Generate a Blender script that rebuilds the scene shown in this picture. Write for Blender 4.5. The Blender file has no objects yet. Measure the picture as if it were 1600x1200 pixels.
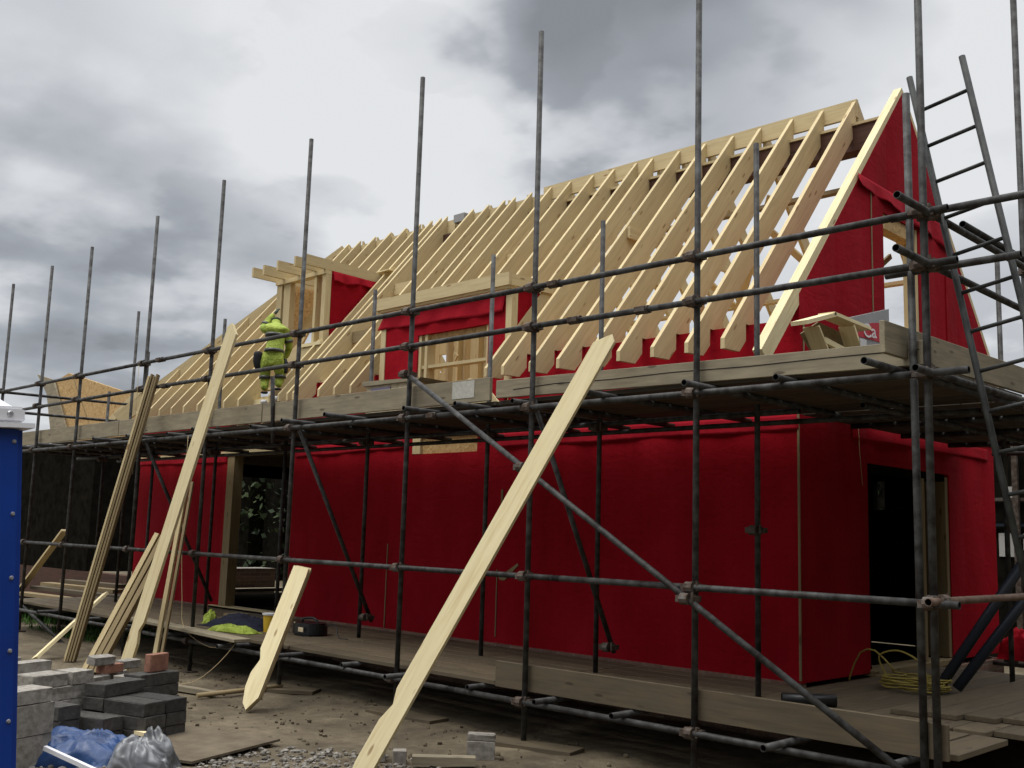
import bpy, bmesh, math, random
from mathutils import Vector, Matrix, noise
random.seed(7)
S = bpy.context.scene
COL = S.collection
# ------------------------------------------------------------------ camera
cam_d = bpy.data.cameras.new('camera')
cam = bpy.data.objects.new('camera', cam_d); COL.objects.link(cam)
YAW, PITCH, ROLL = 0.7799, 0.1414, 0.0296
d = Vector((-math.sin(YAW)*math.cos(PITCH), math.cos(YAW)*math.cos(PITCH), math.sin(PITCH)))
R0 = Vector((math.cos(YAW), math.sin(YAW), 0)); U0 = R0.cross(d)
cR = R0*math.cos(ROLL)+U0*math.sin(ROLL); cU = -R0*math.sin(ROLL)+U0*math.cos(ROLL)
CM = Matrix((cR, cU, -d)).transposed().to_4x4(); CM.translation = Vector((0.7731, -6.5098, 1.2715))
cam.matrix_world = CM
cam_d.sensor_width = 36.0; cam_d.lens = 1643.99/1600*36
cam_d.clip_start = 0.05; cam_d.clip_end = 2000
S.camera = cam
# ------------------------------------------------------------------ world: overcast sky
SUN_EL, SUN_AZ = math.radians(66), math.radians(205)   # azimuth clockwise from +Y
w = bpy.data.worlds.new('World'); S.world = w; w.use_nodes = True
nt = w.node_tree; nt.nodes.clear(); N = nt.nodes.new; L = nt.links.new
def wmath(op, a=None, b=None, c=None):
    n = N('ShaderNodeMath'); n.operation = op
    for i, v in enumerate((a, b, c)):
        if v is None: continue
        if isinstance(v, (int, float)): n.inputs[i].default_value = v
        else: L(v, n.inputs[i])
    return n.outputs[0]
out = N('ShaderNodeOutputWorld'); bg = N('ShaderNodeBackground'); L(bg.outputs[0], out.inputs[0])
sky = N('ShaderNodeTexSky'); sky.sky_type = 'NISHITA'; sky.sun_disc = False
sky.sun_elevation = SUN_EL; sky.sun_rotation = SUN_AZ
tc = N('ShaderNodeTexCoord'); sep = N('ShaderNodeSeparateXYZ'); L(tc.outputs['Generated'], sep.inputs[0])
zc = wmath('MAXIMUM', sep.outputs[2], 0.0)
den = wmath('ADD', zc, 0.22)
comb = N('ShaderNodeCombineXYZ'); L(wmath('DIVIDE', sep.outputs[0], den), comb.inputs[0]); L(wmath('DIVIDE', sep.outputs[1], den), comb.inputs[1])
n1 = N('ShaderNodeTexNoise'); n1.inputs['Scale'].default_value = 0.95; n1.inputs['Detail'].default_value = 3.5; n1.inputs['Roughness'].default_value = 0.5; n1.inputs['Distortion'].default_value = 0.35
mp = N('ShaderNodeMapping'); mp.inputs['Location'].default_value = (3.1, 7.3, 0); L(comb.outputs[0], mp.inputs[0]); L(mp.outputs[0], n1.inputs['Vector'])
n2 = N('ShaderNodeTexNoise'); n2.inputs['Scale'].default_value = 3.2; n2.inputs['Detail'].default_value = 5; n2.inputs['Roughness'].default_value = 0.48
L(mp.outputs[0], n2.inputs['Vector'])
# darker cloud masses that drift in this part of the sky: (direction, angular size, strength)
def blob(dirv, size, amt):
    vm = N('ShaderNodeVectorMath'); vm.operation = 'DOT_PRODUCT'; L(tc.outputs['Generated'], vm.inputs[0])
    dv = Vector(dirv).normalized(); vm.inputs[1].default_value = dv
    x = wmath('ADD', vm.outputs['Value'], wmath('MULTIPLY', wmath('SUBTRACT', n2.outputs[0], 0.5), 0.055))
    mr = N('ShaderNodeMapRange'); mr.interpolation_type = 'SMOOTHSTEP'
    L(x, mr.inputs[0]); mr.inputs[1].default_value = math.cos(size*1.5); mr.inputs[2].default_value = math.cos(size*0.25)
    mr.inputs[3].default_value = 0; mr.inputs[4].default_value = amt
    return mr.outputs[0]
def pix(u, v): return (d + (u-800)/1643.99*cR - (v-600)/1643.99*cU).normalized()
CLOUDS = [(pix(1120, 20), .15, .62), (pix(980, 50), .08, .20), (pix(1150, 230), .12, -.28), (pix(760, 90), .05, .10), (pix(560, 150), .05, .08), (pix(200, 400), .14, .24), (pix(60, 110), .16, .26), (pix(400, 430), .07, .12),
          (pix(1570, 500), .08, .30), (pix(480, 30), .12, -.16), (pix(640, 230), .22, -.12), (pix(1400, 120), .13, -.25), (pix(1560, 250), .12, -.2), (pix(60, 520), .10, .12)]
acc = wmath('ADD', wmath('MULTIPLY', wmath('SUBTRACT', n1.outputs[0], 0.5), 1.25), wmath('MULTIPLY', wmath('SUBTRACT', n2.outputs[0], 0.5), 0.75))
acc = wmath('ADD', wmath('MULTIPLY', acc, 0.85), 0.24)
for c in CLOUDS: acc = wmath('ADD', acc, blob(*c))
cr = N('ShaderNodeValToRGB'); L(acc, cr.inputs[0])
e = cr.color_ramp.elements
e[0].position = 0.0; e[0].color = (0.74, 0.75, 0.76, 1)
e[1].position = 1.0; e[1].color = (0.23, 0.242, 0.262, 1)
m = cr.color_ramp.elements.new(0.35); m.color = (0.56, 0.575, 0.60, 1)
m = cr.color_ramp.elements.new(0.7); m.color = (0.34, 0.36, 0.39, 1)
mixs = N('ShaderNodeMixRGB'); mixs.inputs[0].default_value = 0.92
scl = N('ShaderNodeVectorMath'); scl.operation = 'SCALE'; scl.inputs['Scale'].default_value = 0.08; L(sky.outputs[0], scl.inputs[0])
L(scl.outputs[0], mixs.inputs[1]); L(cr.outputs[0], mixs.inputs[2])
# an overcast dome is brightest overhead and round the veiled sun
zen = N('ShaderNodeMapRange'); L(sep.outputs[2], zen.inputs[0]); zen.interpolation_type = 'SMOOTHSTEP'
zen.inputs[1].default_value = 0.52; zen.inputs[2].default_value = 0.95; zen.inputs[3].default_value = 1.0; zen.inputs[4].default_value = 4.6
# low sky right of the house is dimmed to darken the gable end
bk = N('ShaderNodeVectorMath'); bk.operation = 'DOT_PRODUCT'; L(tc.outputs['Generated'], bk.inputs[0]); bk.inputs[1].default_value = (0.96, -0.24, -0.10)
bm_ = N('ShaderNodeMapRange'); bm_.interpolation_type = 'SMOOTHSTEP'; L(bk.outputs['Value'], bm_.inputs[0]); bm_.inputs[1].default_value = 0.30; bm_.inputs[2].default_value = 0.80; bm_.inputs[3].default_value = 1.0; bm_.inputs[4].default_value = 1.0
lo_ = N('ShaderNodeMapRange'); lo_.interpolation_type = 'SMOOTHSTEP'; L(sep.outputs[2], lo_.inputs[0]); lo_.inputs[1].default_value = 0.38; lo_.inputs[2].default_value = 0.80; lo_.inputs[3].default_value = 0.92; lo_.inputs[4].default_value = 0.0
bm_.inputs[3].default_value = 0.0
dim = wmath('SUBTRACT', 1.0, wmath('MULTIPLY', lo_.outputs[0], bm_.outputs[0]))
sc2 = N('ShaderNodeVectorMath'); sc2.operation = 'SCALE'; L(mixs.outputs[0], sc2.inputs[0]); L(wmath('MULTIPLY', zen.outputs[0], dim), sc2.inputs['Scale'])
L(sc2.outputs[0], bg.inputs[0]); bg.inputs[1].default_value = 1.0
# sun behind thin cloud
sd = bpy.data.lights.new('sun', 'SUN'); sd.energy = 1.4; sd.angle = math.radians(35); sd.color = (1.0, 0.95, 0.86)
so = bpy.data.objects.new('sun', sd); COL.objects.link(so)
sdir = Vector((math.sin(SUN_AZ)*math.cos(SUN_EL), math.cos(SUN_AZ)*math.cos(SUN_EL), math.sin(SUN_EL)))
so.rotation_euler = sdir.to_track_quat('Z', 'Y').to_euler(); so.location = (0, 0, 30)
S.view_settings.view_transform = 'Standard'; S.view_settings.look = 'None'
S.view_settings.exposure = 0.15; S.view_settings.gamma = 1.0

# ------------------------------------------------------------------ materials
def M_(name, col, rough=0.7, metal=0.0, spec=0.4):
    m = bpy.data.materials.new(name); m.use_nodes = True
    b = m.node_tree.nodes['Principled BSDF']
    b.inputs['Base Color'].default_value = (*col, 1); b.inputs['Roughness'].default_value = rough
    b.inputs['Metallic'].default_value = metal; b.inputs['Specular IOR Level'].default_value = spec
    return m
def noisy(name, cols, scale=(1, 1, 1), nscale=5, detail=5, rough=0.75, metal=0.0, bump=0.2, pos=None, rnd=True, coord='Object', bdist=0.01, spec=0.3, distort=0.0, rvar=0.12, nrough=0.6):
    m = bpy.data.materials.new(name); m.use_nodes = True; t = m.node_tree; b = t.nodes['Principled BSDF']
    n = t.nodes.new; l = t.links.new
    tcx = n('ShaderNodeTexCoord'); mpx = n('ShaderNodeMapping'); mpx.inputs['Scale'].default_value = scale
    l(tcx.outputs[coord], mpx.inputs[0]); v = mpx.outputs[0]
    oi = n('ShaderNodeObjectInfo')
    if rnd:
        ad = n('ShaderNodeVectorMath'); ad.operation = 'ADD'; mu = n('ShaderNodeMath'); mu.operation = 'MULTIPLY'; mu.inputs[1].default_value = 57.0
        l(oi.outputs['Random'], mu.inputs[0]); l(v, ad.inputs[0]); l(mu.outputs[0], ad.inputs[1]); v = ad.outputs[0]
    tx = n('ShaderNodeTexNoise'); tx.inputs['Scale'].default_value = nscale; tx.inputs['Detail'].default_value = detail; tx.inputs['Roughness'].default_value = nrough; tx.inputs['Distortion'].default_value = distort
    l(v, tx.inputs['Vector'])
    r = n('ShaderNodeValToRGB'); el = r.color_ramp.elements
    pos = pos or [0.3+0.4*i/(len(cols)-1) for i in range(len(cols))]
    el[0].position = pos[0]; el[0].color = (*cols[0], 1); el[1].position = pos[-1]; el[1].color = (*cols[-1], 1)
    for p, c in zip(pos[1:-1], cols[1:-1]):
        q = el.new(p); q.color = (*c, 1)
    l(tx.outputs[0], r.inputs[0])
    hs = n('ShaderNodeHueSaturation'); l(r.outputs[0], hs.inputs['Color'])
    mr = n('ShaderNodeMapRange'); l(oi.outputs['Random'], mr.inputs[0]); mr.inputs[3].default_value = 1-rvar; mr.inputs[4].default_value = 1+rvar
    l(mr.outputs[0], hs.inputs['Value']); l(hs.outputs[0], b.inputs['Base Color'])
    bp = n('ShaderNodeBump'); bp.inputs['Strength'].default_value = bump; bp.inputs['Distance'].default_value = bdist
    l(tx.outputs[0], bp.inputs['Height']); l(bp.outputs[0], b.inputs['Normal'])
    b.inputs['Roughness'].default_value = rough; b.inputs['Metallic'].default_value = metal; b.inputs['Specular IOR Level'].default_value = spec
    m['_v'] = 1
    return m
def timber(name, base, dark, knot, rough=0.75, kn=True, rvar=0.10, stain=None):
    m = noisy(name, [dark, base, tuple(min(1, c*1.08) for c in base)], scale=(0.9, 16, 16), nscale=2.2, detail=7, rough=rough, bump=0.25, bdist=0.004, pos=[0.22, 0.52, 0.8], distort=0.6, rvar=rvar)
    t = m.node_tree; n = t.nodes.new; l = t.links.new; b = t.nodes['Principled BSDF']
    add = [x for x in t.nodes if x.type == 'VECT_MATH'][0]
    src = b.inputs['Base Color'].links[0].from_socket
    tcx = [x for x in t.nodes if x.type == 'TEX_COORD'][0]
    oi = [x for x in t.nodes if x.type == 'OBJECT_INFO'][0]
    mp2 = n('ShaderNodeMapping'); mp2.inputs['Scale'].default_value = (2.4, 9, 9); l(tcx.outputs['Object'], mp2.inputs[0])
    mu = n('ShaderNodeMath'); mu.operation = 'MULTIPLY'; mu.inputs[1].default_value = 31; l(oi.outputs['Random'], mu.inputs[0])
    a2 = n('ShaderNodeVectorMath'); a2.operation = 'ADD'; l(mp2.outputs[0], a2.inputs[0]); l(mu.outputs[0], a2.inputs[1])
    vo = n('ShaderNodeTexVoronoi'); vo.inputs['Scale'].default_value = 1.0; vo.inputs['Randomness'].default_value = 1; l(a2.outputs[0], vo.inputs['Vector'])
    kr = n('ShaderNodeMapRange'); kr.interpolation_type = 'SMOOTHSTEP'; l(vo.outputs['Distance'], kr.inputs[0]); kr.inputs[1].default_value = 0.07; kr.inputs[2].default_value = 0.15; kr.inputs[3].default_value = 0.8 if kn else 0.3; kr.inputs[4].default_value = 0
    mx = n('ShaderNodeMixRGB'); l(kr.outputs[0], mx.inputs[0]); l(src, mx.inputs[1]); mx.inputs[2].default_value = (*knot, 1)
    # broad mottling along the piece
    n3 = n('ShaderNodeTexNoise'); n3.inputs['Scale'].default_value = 1.6; n3.inputs['Detail'].default_value = 4; l(a2.outputs[0], n3.inputs['Vector'])
    r3 = n('ShaderNodeMapRange'); l(n3.outputs[0], r3.inputs[0]); r3.inputs[1].default_value = 0.35; r3.inputs[2].default_value = 0.72; r3.inputs[3].default_value = 0; r3.inputs[4].default_value = 0.55 if stain else 0.22
    m3 = n('ShaderNodeMixRGB'); l(r3.outputs[0], m3.inputs[0]); l(mx.outputs[0], m3.inputs[1]); m3.inputs[2].default_value = (*(stain or dark), 1)
    l(m3.outputs[0], b.inputs['Base Color'])
    return m
MAT = {}
MAT['pine'] = timber('fresh_pine', (0.56, 0.455, 0.255), (0.44, 0.335, 0.175), (0.24, 0.13, 0.05))
MAT['pale'] = timber('pale_pine', (0.76, 0.66, 0.40), (0.62, 0.49, 0.26), (0.24, 0.13, 0.05))
MAT['brownwood'] = timber('older_softwood', (0.25, 0.19, 0.10), (0.17, 0.12, 0.06), (0.08, 0.045, 0.02))
MAT['board'] = timber('weathered_scaffold_board', (0.125, 0.096, 0.058), (0.07, 0.052, 0.032), (0.035, 0.025, 0.015), stain=(0.07, 0.058, 0.04), rvar=.2)
MAT['toe'] = timber('scaffold_board_grey', (0.27, 0.23, 0.155), (0.17, 0.14, 0.095), (0.07, 0.05, 0.03), stain=(0.14, 0.12, 0.085), rvar=.16)
MAT['under'] = timber('shade_darkened_platform_board', (0.07, 0.055, 0.036), (0.045, 0.034, 0.022), (0.02, 0.015, 0.01), stain=(0.03, 0.025, 0.018), rvar=.3)  # weathered board colour darkened further to paint in the shade under the platform
MAT['beam'] = timber('dark_brown_beam', (0.075, 0.035, 0.022), (0.04, 0.018, 0.012), (0.02, 0.01, 0.01))
MAT['osb'] = noisy('osb', [(0.30, 0.17, 0.06), (0.48, 0.31, 0.13), (0.60, 0.43, 0.21)], scale=(1, 1, 1), nscale=14, detail=4, bump=0.25, rvar=.06, distort=1.5)
MAT['membrane'] = noisy('red_breather_membrane', [(0.23, 0.003, 0.008), (0.28, 0.004, 0.011), (0.32, 0.007, 0.016)], scale=(1, 1, 0.6), nscale=1.6, detail=4, rough=0.85, bump=0.5, bdist=0.05, rvar=0.0, spec=0.08, rnd=False)
def membrane_detail(m):
    t = m.node_tree; n = t.nodes.new; l = t.links.new; b = t.nodes['Principled BSDF']
    tcx = [x for x in t.nodes if x.type == 'TEX_COORD'][0]
    # taut over the studs, slack between them, and tiny printed dots in rows
    sp = n('ShaderNodeSeparateXYZ'); l(tcx.outputs['Object'], sp.inputs[0])
    ad = n('ShaderNodeMath'); l(sp.outputs[0], ad.inputs[0]); l(sp.outputs[1], ad.inputs[1])
    def mth(op, a, b_=None):
        q = n('ShaderNodeMath'); q.operation = op
        for k, v in enumerate((a, b_)):
            if v is None: continue
            if isinstance(v, (int, float)): q.inputs[k].default_value = v
            else: l(v, q.inputs[k])
        return q.outputs[0]
    wv = mth('ABSOLUTE', mth('SINE', mth('MULTIPLY', ad.outputs[0], math.pi/0.6)))
    fr1 = mth('FRACT', mth('MULTIPLY', ad.outputs[0], 9.0)); fr2 = mth('FRACT', mth('MULTIPLY', sp.outputs[2], 11.0))
    dd = mth('ADD', mth('POWER', mth('SUBTRACT', fr1, 0.5), 2.0), mth('POWER', mth('SUBTRACT', fr2, 0.5), 2.0))
    dot = mth('LESS_THAN', dd, 0.012)
    src = b.inputs['Base Color'].links[0].from_socket
    mx = n('ShaderNodeMixRGB'); l(mth('MULTIPLY', dot, 0.35), mx.inputs[0]); l(src, mx.inputs[1]); mx.inputs[2].default_value = (0.12, 0.003, 0.01, 1); l(mx.outputs[0], b.inputs['Base Color'])
    old = b.inputs['Normal'].links[0].from_node
    b2 = n('ShaderNodeBump'); b2.inputs['Strength'].default_value = 0.35; b2.inputs['Distance'].default_value = 0.03; l(wv, b2.inputs['Height']); l(old.outputs[0], b2.inputs['Normal'])
    n4 = n('ShaderNodeTexNoise'); n4.inputs['Scale'].default_value = 3.0; n4.inputs['Detail'].default_value = 5; n4.inputs['Distortion'].default_value = 1.5
    mp4 = n('ShaderNodeMapping'); mp4.inputs['Scale'].default_value = (1, 1, 3.0); l(tcx.outputs['Object'], mp4.inputs[0]); l(mp4.outputs[0], n4.inputs['Vector'])
    b3 = n('ShaderNodeBump'); b3.inputs['Strength'].default_value = 0.28; b3.inputs['Distance'].default_value = 0.02; l(n4.outputs[0], b3.inputs['Height']); l(b2.outputs[0], b3.inputs['Normal']); l(b3.outputs[0], b.inputs['Normal'])
membrane_detail(MAT['membrane'])
MAT['lap'] = noisy('red_membrane_flap', [(0.30, 0.006, 0.016), (0.36, 0.011, 0.022)], nscale=4, detail=3, rough=0.85, bump=0.6, bdist=0.03, rvar=0.0, spec=0.1, rnd=False)
MAT['steel'] = noisy('galvanised_tube', [(0.013, 0.010, 0.008), (0.035, 0.033, 0.031), (0.082, 0.085, 0.083)], scale=(2, 2, 1.2), nscale=6, detail=6, rough=0.6, metal=0.2, bump=0.3, bdist=0.002, pos=[0.3, 0.45, 0.7], coord='Object', rvar=.18)
MAT['inside'] = M_('tube_bore', (0.006, 0.006, 0.006), 0.9)
MAT['coupler'] = noisy('rusty_coupler', [(0.03, 0.022, 0.018), (0.085, 0.06, 0.045), (0.13, 0.12, 0.11)], nscale=18, rough=0.7, metal=0.3, bump=0.5)
MAT['rust'] = noisy('rusty_tube', [(0.08, 0.045, 0.03), (0.15, 0.11, 0.085)], nscale=12, rough=0.8, metal=0.1)
MAT['alloy'] = noisy('ladder_steel', [(0.014, 0.015, 0.014), (0.045, 0.048, 0.045)], nscale=10, rough=0.6, metal=0.2, bump=.1)
MAT['brick'] = None
def brickmat(name, c1, c2, mort, sx=1.0, scale=1.0, bw=0.235, rh=0.075, axis='XZ'):
    m = bpy.data.materials.new(name); m.use_nodes = True; t = m.node_tree; b = t.nodes['Principled BSDF']; n = t.nodes.new; l = t.links.new
    tcx = n('ShaderNodeTexCoord'); sp = n('ShaderNodeSeparateXYZ'); l(tcx.outputs['Object'], sp.inputs[0])
    ad = n('ShaderNodeMath'); l(sp.outputs[0], ad.inputs[0]); l(sp.outputs[1], ad.inputs[1])
    cb = n('ShaderNodeCombineXYZ'); l(ad.outputs[0], cb.inputs[0]); l(sp.outputs[2], cb.inputs[1])
    br = n('ShaderNodeTexBrick'); l(cb.outputs[0], br.inputs['Vector']); br.inputs['Scale'].default_value = 1
    br.inputs['Color1'].default_value = (*c1, 1); br.inputs['Color2'].default_value = (*c2, 1); br.inputs['Mortar'].default_value = (*mort, 1)
    br.inputs['Brick Width'].default_value = bw; br.inputs['Row Height'].default_value = rh; br.inputs['Mortar Size'].default_value = 0.006
    no = n('ShaderNodeTexNoise'); no.inputs['Scale'].default_value = 30; mx = n('ShaderNodeMixRGB'); mx.blend_type = 'MULTIPLY'; mx.inputs[0].default_value = 0.6
    l(tcx.outputs['Object'], no.inputs['Vector']); l(br.outputs['Color'], mx.inputs[1]); l(no.outputs[0], mx.inputs[2]); l(mx.outputs[0], b.inputs['Base Color'])
    bp = n('ShaderNodeBump'); bp.inputs['Strength'].default_value = 0.6; bp.inputs['Distance'].default_value = 0.006; iv = n('ShaderNodeMath'); iv.operation = 'SUBTRACT'; iv.inputs[0].default_value = 1; l(br.outputs['Fac'], iv.inputs[1]); l(iv.outputs[0], bp.inputs['Height']); l(bp.outputs[0], b.inputs['Normal'])
    b.inputs['Roughness'].default_value = 0.9
    return m
MAT['brick'] = brickmat('facing_brick', (0.34, 0.20, 0.14), (0.22, 0.12, 0.09), (0.30, 0.27, 0.22))
MAT['redbrick'] = noisy('red_brick', [(0.17, 0.075, 0.05), (0.30, 0.15, 0.10)], nscale=16, rough=0.9, bump=.5)
MAT['block'] = noisy('concrete_block', [(0.15, 0.135, 0.115), (0.235, 0.215, 0.185), (0.31, 0.29, 0.255)], nscale=22, detail=8, rough=0.95, bump=0.7, bdist=0.006, rvar=.14)
MAT['darkblock'] = noisy('dark_block', [(0.03, 0.028, 0.025), (0.065, 0.06, 0.053)], nscale=24, detail=8, rough=0.95, bump=0.7, bdist=0.006, rvar=.3)
MAT['tarp'] = noisy('blue_plastic_sheet', [(0.008, 0.03, 0.10), (0.015, 0.055, 0.17)], nscale=6, rough=0.42, bump=0.6, bdist=0.02, spec=.5)
MAT['bag'] = noisy('crumpled_clear_plastic', [(0.06, 0.063, 0.066), (0.22, 0.225, 0.235)], nscale=5, detail=2, rough=0.35, bump=.6, bdist=0.03, spec=.7, distort=1.2, pos=[.42, .66])
MAT['loo'] = noisy('blue_cabin_plastic', [(0.0, 0.022, 0.17), (0.0, 0.035, 0.24)], nscale=1.5, rough=0.4, bump=0.15, spec=.4)
MAT['loowhite'] = noisy('white_roof_plastic', [(0.62, 0.62, 0.64), (0.74, 0.74, 0.76)], nscale=2, rough=0.45, bump=.05)
MAT['rivet'] = M_('rivet', (0.35, 0.35, 0.36), 0.4, 0.6)
MAT['hivis'] = noisy('hi_vis_yellow', [(0.20, 0.28, 0.03), (0.46, 0.56, 0.09)], nscale=7, rough=0.7, bump=1.0, bdist=0.05, distort=1.5)
MAT['grey_band'] = M_('reflective_band', (0.05, 0.05, 0.045), 0.35, 0.1)
MAT['black'] = noisy('black_fabric', [(0.006, 0.006, 0.008), (0.02, 0.02, 0.025)], nscale=10, rough=0.8)
MAT['navy'] = noisy('navy_fabric', [(0.004, 0.005, 0.014), (0.012, 0.015, 0.035)], nscale=10, rough=0.85, bump=.8, bdist=.02)
MAT['skin'] = M_('skin', (0.38, 0.20, 0.13), 0.55)
MAT['hair'] = M_('hair', (0.02, 0.012, 0.008), 0.7)
MAT['glove'] = M_('glove', (0.03, 0.05, 0.03), 0.8)
MAT['boot'] = noisy('pale_boot', [(0.45, 0.44, 0.42), (0.7, 0.69, 0.66)], nscale=20)
MAT['blackplastic'] = M_('black_plastic', (0.012, 0.012, 0.013), 0.35)
MAT['bluepipe'] = M_('dark_blue_pipe', (0.022, 0.028, 0.04), 0.35)
MAT['yellowcord'] = M_('yellow_cord', (0.26, 0.20, 0.04), 0.6)
MAT['string'] = M_('string', (0.42, 0.33, 0.18), 0.9)
MAT['yellowtub'] = M_('yellow_plastic', (0.60, 0.38, 0.03), 0.45)
MAT['greyboard'] = noisy('grey_foil_board', [(0.27, 0.27, 0.27), (0.33, 0.33, 0.33)], nscale=8, rough=0.5, bump=.1)
MAT['redprint'] = M_('red_print', (0.45, 0.015, 0.03), 0.6)
MAT['whiteprint'] = M_('white_label', (0.6, 0.6, 0.6), 0.7)
MAT['packwrap'] = noisy('printed_wrapping', [(0.38, 0.30, 0.18), (0.60, 0.50, 0.34)], nscale=9, detail=2, rough=.5, pos=[.4, .6])
MAT['purple'] = M_('grey_purple_label', (0.16, 0.14, 0.20), 0.6)
MAT['labelpatch'] = noisy('faded_label', [(0.38, 0.37, 0.32), (0.50, 0.49, 0.43)], nscale=30, bump=.1)
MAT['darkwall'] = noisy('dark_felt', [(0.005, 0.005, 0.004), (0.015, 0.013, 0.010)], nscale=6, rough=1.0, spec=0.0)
MAT['ground'] = noisy('trodden_sandy_earth', [(0.045, 0.034, 0.021), (0.105, 0.083, 0.053), (0.19, 0.155, 0.10)], nscale=1.7, detail=9, rough=0.97, bump=0.9, bdist=0.06, rnd=False, rvar=0, nrough=.72)
MAT['sand'] = noisy('sand_spill', [(0.08, 0.062, 0.04), (0.15, 0.12, 0.08)], nscale=4, detail=8, rough=0.97, bump=0.5, bdist=0.03, rnd=False, rvar=0)
MAT['stone'] = noisy('gravel_stone', [(0.07, 0.062, 0.05), (0.16, 0.145, 0.12), (0.27, 0.25, 0.22)], nscale=14, detail=2, rough=0.95, coord='Object', rnd=False, rvar=0, pos=[.35, .5, .68])
MAT['leafA'] = noisy('hedge_leaf', [(0.004, 0.009, 0.003), (0.016, 0.030, 0.008), (0.05, 0.07, 0.018)], nscale=0.9, detail=5, rough=.7, rnd=False, rvar=0, pos=[.35, .5, .7])
MAT['bark'] = M_('bark', (0.05, 0.038, 0.028), 0.95)
MAT['grass'] = noisy('grass', [(0.03, 0.09, 0.012), (0.08, 0.18, 0.03)], nscale=4, rough=.8, rnd=False, rvar=0)
MAT['paleprimer'] = M_('pale_render', (0.42, 0.41, 0.39), 0.9)
MAT['redtop'] = M_('bright_red_lap', (0.42, 0.02, 0.04), 0.6)

# ------------------------------------------------------------------ object helpers
W = {}
def link(name, me, mat, parent=None, M=None):
    o = bpy.data.objects.new(name, me); COL.objects.link(o)
    if me is not None and mat is not None and not me.materials: me.materials.append(mat)
    M = M or Matrix.Identity(4); W[o] = M
    if parent: o.parent = parent; o.matrix_basis = W[parent].inverted() @ M
    else: o.matrix_basis = M
    return o
def tag(o, label=None, cat=None, group=None, kind=None):
    if label: o['label'] = label
    if cat: o['category'] = cat
    if group: o['group'] = group
    if kind: o['kind'] = kind
    return o
def thing(name, label, cat, loc=(0, 0, 0), group=None):
    o = link(name, None, None, None, Matrix.Translation(loc)); return tag(o, label, cat, group)
def bm_mesh(bm, name='m', smooth=False):
    bm.normal_update(); bmesh.ops.recalc_face_normals(bm, faces=bm.faces)
    me = bpy.data.meshes.new(name); bm.to_mesh(me); bm.free()
    if smooth:
        for p in me.polygons: p.use_smooth = True
    return me
def bx(bm, x0, x1, y0, y1, z0, z1, M=None):
    vs = [bm.verts.new((x, y, z)) for x in (x0, x1) for y in (y0, y1) for z in (z0, z1)]
    for f in ((0, 1, 3, 2), (4, 6, 7, 5), (0, 4, 5, 1), (2, 3, 7, 6), (0, 2, 6, 4), (1, 5, 7, 3)): bm.faces.new([vs[i] for i in f])
    if M is not None:
        for v in vs: v.co = M @ v.co
    return vs
def box(name, x0, x1, y0, y1, z0, z1, mat, parent=None, bev=0.0):
    """box in world coordinates; its origin is its centre so the grain follows it"""
    c = Vector(((x0+x1)/2, (y0+y1)/2, (z0+z1)/2)); h = ((x1-x0)/2, (y1-y0)/2, (z1-z0)/2)
    # put the longest side on local X for the grain
    ax = h.index(max(h)); bm = bmesh.new()
    if ax == 0: Mx = Matrix.Identity(3); s = h
    elif ax == 1: Mx = Matrix(((0, -1, 0), (1, 0, 0), (0, 0, 1))); s = (h[1], h[0], h[2])
    else: Mx = Matrix(((0, 0, -1), (0, 1, 0), (1, 0, 0))); s = (h[2], h[1], h[0])
    bx(bm, -s[0], s[0], -s[1], s[1], -s[2], s[2])
    if bev: bmesh.ops.bevel(bm, geom=bm.edges[:], offset=bev, segments=1, affect='EDGES')
    return link(name, bm_mesh(bm), mat, parent, Matrix.Translation(c) @ Mx.to_4x4())
def frame(p0, p1, up=(0, 0, 1)):
    p0, p1 = Vector(p0), Vector(p1); x = (p1-p0).normalized(); u = Vector(up)
    if abs(x.dot(u)) > 0.99: u = Vector((0, 1, 0))
    y = u.cross(x).normalized(); z = x.cross(y)
    M = Matrix((x, y, z)).transposed().to_4x4(); M.translation = p0; return M, (p1-p0).length
def beam(name, p0, p1, wd, h, mat, parent=None, up=(0, 0, 1), bev=0.0, bend=0.0):
    M, Ln = frame(p0, p1, up); bm = bmesh.new(); bx(bm, 0, Ln, -wd/2, wd/2, -h/2, h/2)
    if bev: bmesh.ops.bevel(bm, geom=bm.edges[:], offset=bev, segments=1, affect='EDGES')
    return link(name, bm_mesh(bm), mat, parent, M)
def prism(name, pts, depth, M, mat, parent=None):
    """outline in local x,z, extruded along local y by +-depth/2"""
    bm = bmesh.new()
    a = [bm.verts.new((x, -depth/2, z)) for x, z in pts]; b = [bm.verts.new((x, depth/2, z)) for x, z in pts]
    bm.faces.new(a); bm.faces.new(b[::-1]); n = len(pts)
    for i in range(n): bm.faces.new((a[i], b[i], b[(i+1) % n], a[(i+1) % n]))
    return link(name, bm_mesh(bm), mat, parent, M)
TUBES = {}
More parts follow.
